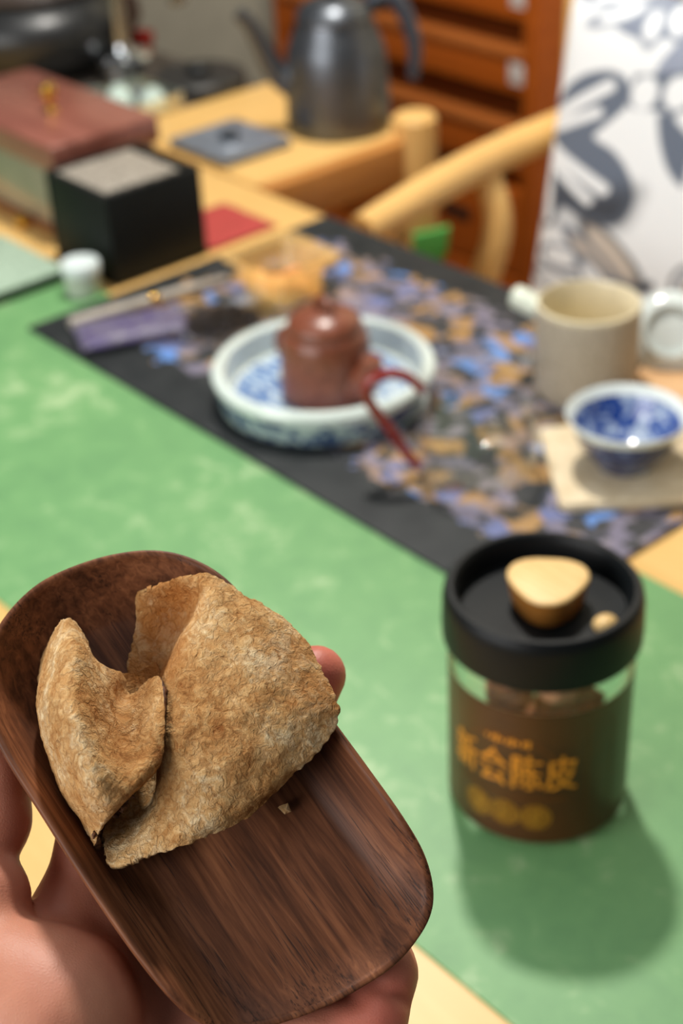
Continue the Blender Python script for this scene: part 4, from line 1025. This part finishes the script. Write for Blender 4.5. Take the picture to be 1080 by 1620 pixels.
# cushion with printed leaves: colour per vertex, printed on the cloth
CU0, CU1, CZ0, CZ1 = -1.012, -0.552, -0.295, 0.172
def cushion():
    nu, nv = 340, 340
    u = np.linspace(0, 1, nu); q = np.linspace(0, 1, nv); U, Q = np.meshgrid(u, q)
    uu, qq = U * 2 - 1, Q * 2 - 1
    # print coordinates: 1 unit = 0.70 mm, x to the right, y downwards from a point near the upper corner
    X = U * (CU1 - CU0) / 0.00093; Yp = (1 - Q) * (CZ1 - CZ0) / 0.00066 + 0.26 * X
    wob = 0.0
    col_w = np.array(lin((243, 246, 247))[:3]); grey = np.array(lin((104, 114, 130))[:3]); dark = np.array(lin((62, 66, 74))[:3]); lite = np.array(lin((150, 158, 176))[:3]); sand = np.array(lin((206, 194, 180))[:3])
    img = np.ones((nv, nu, 3)) * col_w
    def soft(d, s=2.2): return np.clip(0.5 - d / (2 * s), 0, 1)[..., None]
    def cap(x0, y0, x1, y1, r):
        dx, dy = x1 - x0, y1 - y0; t = np.clip(((X - x0) * dx + (Yp - y0) * dy) / (dx * dx + dy * dy + 1e-9), 0, 1)
        return np.hypot(X - x0 - t * dx, Yp - y0 - t * dy) - r
    def ell(cx_, cy_, a_, b_, deg):
        c_, s_ = math.cos(R(deg)), math.sin(R(deg)); x = (X - cx_) * c_ + (Yp - cy_) * s_; y = -(X - cx_) * s_ + (Yp - cy_) * c_
        return (np.hypot(x / a_, y / b_) - 1) * min(a_, b_)
    def poly(pts):
        pts = spline(list(pts) + [pts[0]], 5)[:-1]
        ins = np.zeros(X.shape, bool); dmin = np.full(X.shape, 1e9)
        for (x0, y0), (x1, y1) in zip(pts, np.roll(pts, -1, 0)):
            c_ = ((y0 > Yp) != (y1 > Yp)) & (X < (x1 - x0) * (Yp - y0) / (y1 - y0 + 1e-9) + x0); ins ^= c_
            dmin = np.minimum(dmin, cap(x0, y0, x1, y1, 0))
        return np.where(ins, -dmin, dmin)
    def paint(d, c_, s=2.2):
        nonlocal img
        a_ = soft(d, s); img = img * (1 - a_) + c_ * a_
    def motif(ox, oy):
        def T(pts): return [(x - 850 + ox, y + oy) for x, y in pts]
        def K(x0, y0, x1, y1, r, c_): paint(cap(x0 - 850 + ox, y0 + oy, x1 - 850 + ox, y1 + oy, r), c_)
        def E(x, y, a_, b_, dg, c_, line=None):
            d = ell(x - 850 + ox, y + oy, a_, b_, dg)
            paint(d, c_)
            if line is not None: paint(np.abs(d) - 2.6, line, 2.6)
        # flower at the top
        paint(poly(T([(1085, 22), (1050, 38), (1012, 78), (992, 120), (1000, 150), (1030, 122), (1085, 104)])), lite)
        E(970, 16, 17, 13, 0, lite)
        paint(ell(975 - 850 + ox, 22 + oy, 66, 58, 0), lite * 0.6 + grey * 0.4)
        for (x, y, a_, b_, dg) in ((930, 2, 34, 10, 12), (915, 22, 40, 11, 0), (928, 46, 34, 12, -22), (972, 62, 12, 26, -8), (998, 56, 11, 26, -28), (1022, 44, 26, 9, 28), (1034, 12, 52, 13, 4), (1035, 30, 34, 8, 10), (960, -12, 12, 22, 20)):
            E(x, y, a_, b_, dg, col_w, grey * 0.45 + lite * 0.55)
        K(1040, 100, 1075, 72, 10, col_w); K(1075, 72, 1085, 30, 12, col_w)
        # band with pale blocks
        paint(poly(T([(966, 128), (1090, 122), (1090, 182), (1000, 178), (966, 172)])), grey)
        for x, y in ((983, 154), (1024, 152), (1068, 149)): E(x, y, 17, 24, 0, col_w)
        # big dark leaf
        paint(poly(T([(856, 178), (878, 146), (905, 128), (938, 124), (962, 142), (964, 172), (940, 202), (928, 220), (958, 238), (984, 270), (996, 306), (986, 338), (962, 348), (930, 340), (896, 326), (886, 352), (868, 356), (856, 330), (852, 250)])), grey)
        paint(poly(T([(890, 282), (930, 300), (994, 290), (996, 312), (986, 340), (962, 348), (930, 340), (896, 326), (882, 350), (866, 350), (864, 320)])), dark, 20)
        for (x0, y0, x1, y1, r_) in ((846, 204, 936, 146, 9), (852, 214, 926, 184, 8), (858, 238, 952, 294, 9), (862, 256, 934, 312, 7), (858, 246, 872, 344, 8)): K(x0, y0, x1, y1, r_, col_w)
        # right dark leaf
        paint(poly(T([(1004, 182), (1085, 178), (1085, 285), (1058, 286), (1032, 262), (1014, 222)])), grey)
        K(1036, 186, 1066, 216, 9, col_w); K(1066, 216, 1064, 300, 11, col_w); K(1066, 216, 1088, 205, 9, col_w)
        # lower leaves in outline
        E(905, 402, 34, 17, 8, col_w, grey); E(978, 388, 62, 17, 44, sand, dark); E(952, 398, 58, 12, 42, sand, grey); E(965, 436, 46, 15, 52, col_w, grey)
        E(900, 438, 44, 13, 10, col_w, grey); E(1082, 418, 20, 26, 0, col_w, dark); E(1084, 420, 10, 15, 0, sand, grey); E(1032, 430, 8, 11, 40, dark)
        E(1015, 470, 30, 14, 20, col_w, grey); E(930, 480, 40, 12, -10, col_w, grey)
    return U, Q, uu, qq, motif, X, Yp, lambda: img
U, Q, uu, qq, motif, Xp, Ypr, getimg = cushion()
# the cushion's print repeats; first repeat sits at its upper left
for ox, oy in ((4, 2), (250, 56), (496, 106)): motif(ox, oy)
img = getimg()
nv_, nu_ = U.shape
puff = np.maximum(0, (1 - np.abs(uu) ** 14) * (1 - np.abs(qq) ** 14)) ** 0.5 * (0.8 + 0.2 * (1 - uu ** 2) * (1 - qq ** 2))
pin = 0.008
xs = CU0 + (CU1 - CU0) * U; zs = CZ0 + (CZ1 - CZ0) * Q
xs = xs - uu * pin * (1 - np.abs(qq) ** 2) * np.abs(uu) ** 3; zs = zs - qq * pin * (1 - np.abs(uu) ** 2) * np.abs(qq) ** 3
lean = zs * 0.18
Vf = np.stack([xs, 1.150 + lean - 0.045 * puff, zs], -1).reshape(-1, 3)
s_ = 6
Vb = np.stack([xs, 1.150 + lean + 0.036 * puff, zs], -1).reshape(-1, 3)
F_ = []
idx = np.arange(nv_ * nu_).reshape(nv_, nu_)
qd = np.stack([idx[:-1, :-1], idx[:-1, 1:], idx[1:, 1:], idx[1:, :-1]], -1).reshape(-1, 4)
me = bpy.data.meshes.new('cushion')
allv = np.vstack([Vf, Vb]); 
ring = np.concatenate([idx[0, :], idx[1:, -1], idx[-1, -2::-1], idx[-2:0:-1, 0]])
nb = nv_ * nu_
fb = qd[:, ::-1] + nb
side_q = np.stack([np.roll(ring, -1), ring, ring + nb, np.roll(ring, -1) + nb], -1)
me.from_pydata(allv.tolist(), [], np.vstack([qd, fb, side_q]).tolist()); me.update()
at = me.color_attributes.new('print', 'FLOAT_COLOR', 'POINT')
cc = np.ones((2 * nb, 4), np.float32); cc[:nb, :3] = img.reshape(-1, 3); cc[nb:, :3] = img.reshape(-1, 3)
at.data.foreach_set('color', cc.ravel())
k = NT('printed cotton'); ca = k.n('ShaderNodeAttribute', attribute_name='print')
k.set(color=ca.outputs['Color'], rough=0.8); k.bump(k.noise(k.co(), 700, 2), 0.15, 0.0006)
me.materials.append(k.m); me.polygons.foreach_set('use_smooth', [True] * len(me.polygons))
cush = bpy.data.objects.new('cushion', me); C.objects.link(cush)
tag(cush, 'large white cushion with grey and black leaf print on the armchair', 'cushion')

gb = bmobj('cloth_bag', prism_bm([(-0.030, 0.0), (0.034, 0.012), (0.030, -0.035), (-0.006, -0.098), (-0.030, -0.11)], -0.008, 0.008, 0.003), plain('green cloth', (84, 168, 76), 0.7))
gb.matrix_world = Matrix.Translation((-1.118, 1.070, -0.098)) @ Matrix.Scale(0.62, 4) @ Matrix.Rotation(yaw, 4, 'Z') @ Matrix.Rotation(R(90), 4, 'X')
tag(gb, 'bright green cloth bag hanging by the side table post', 'bag')
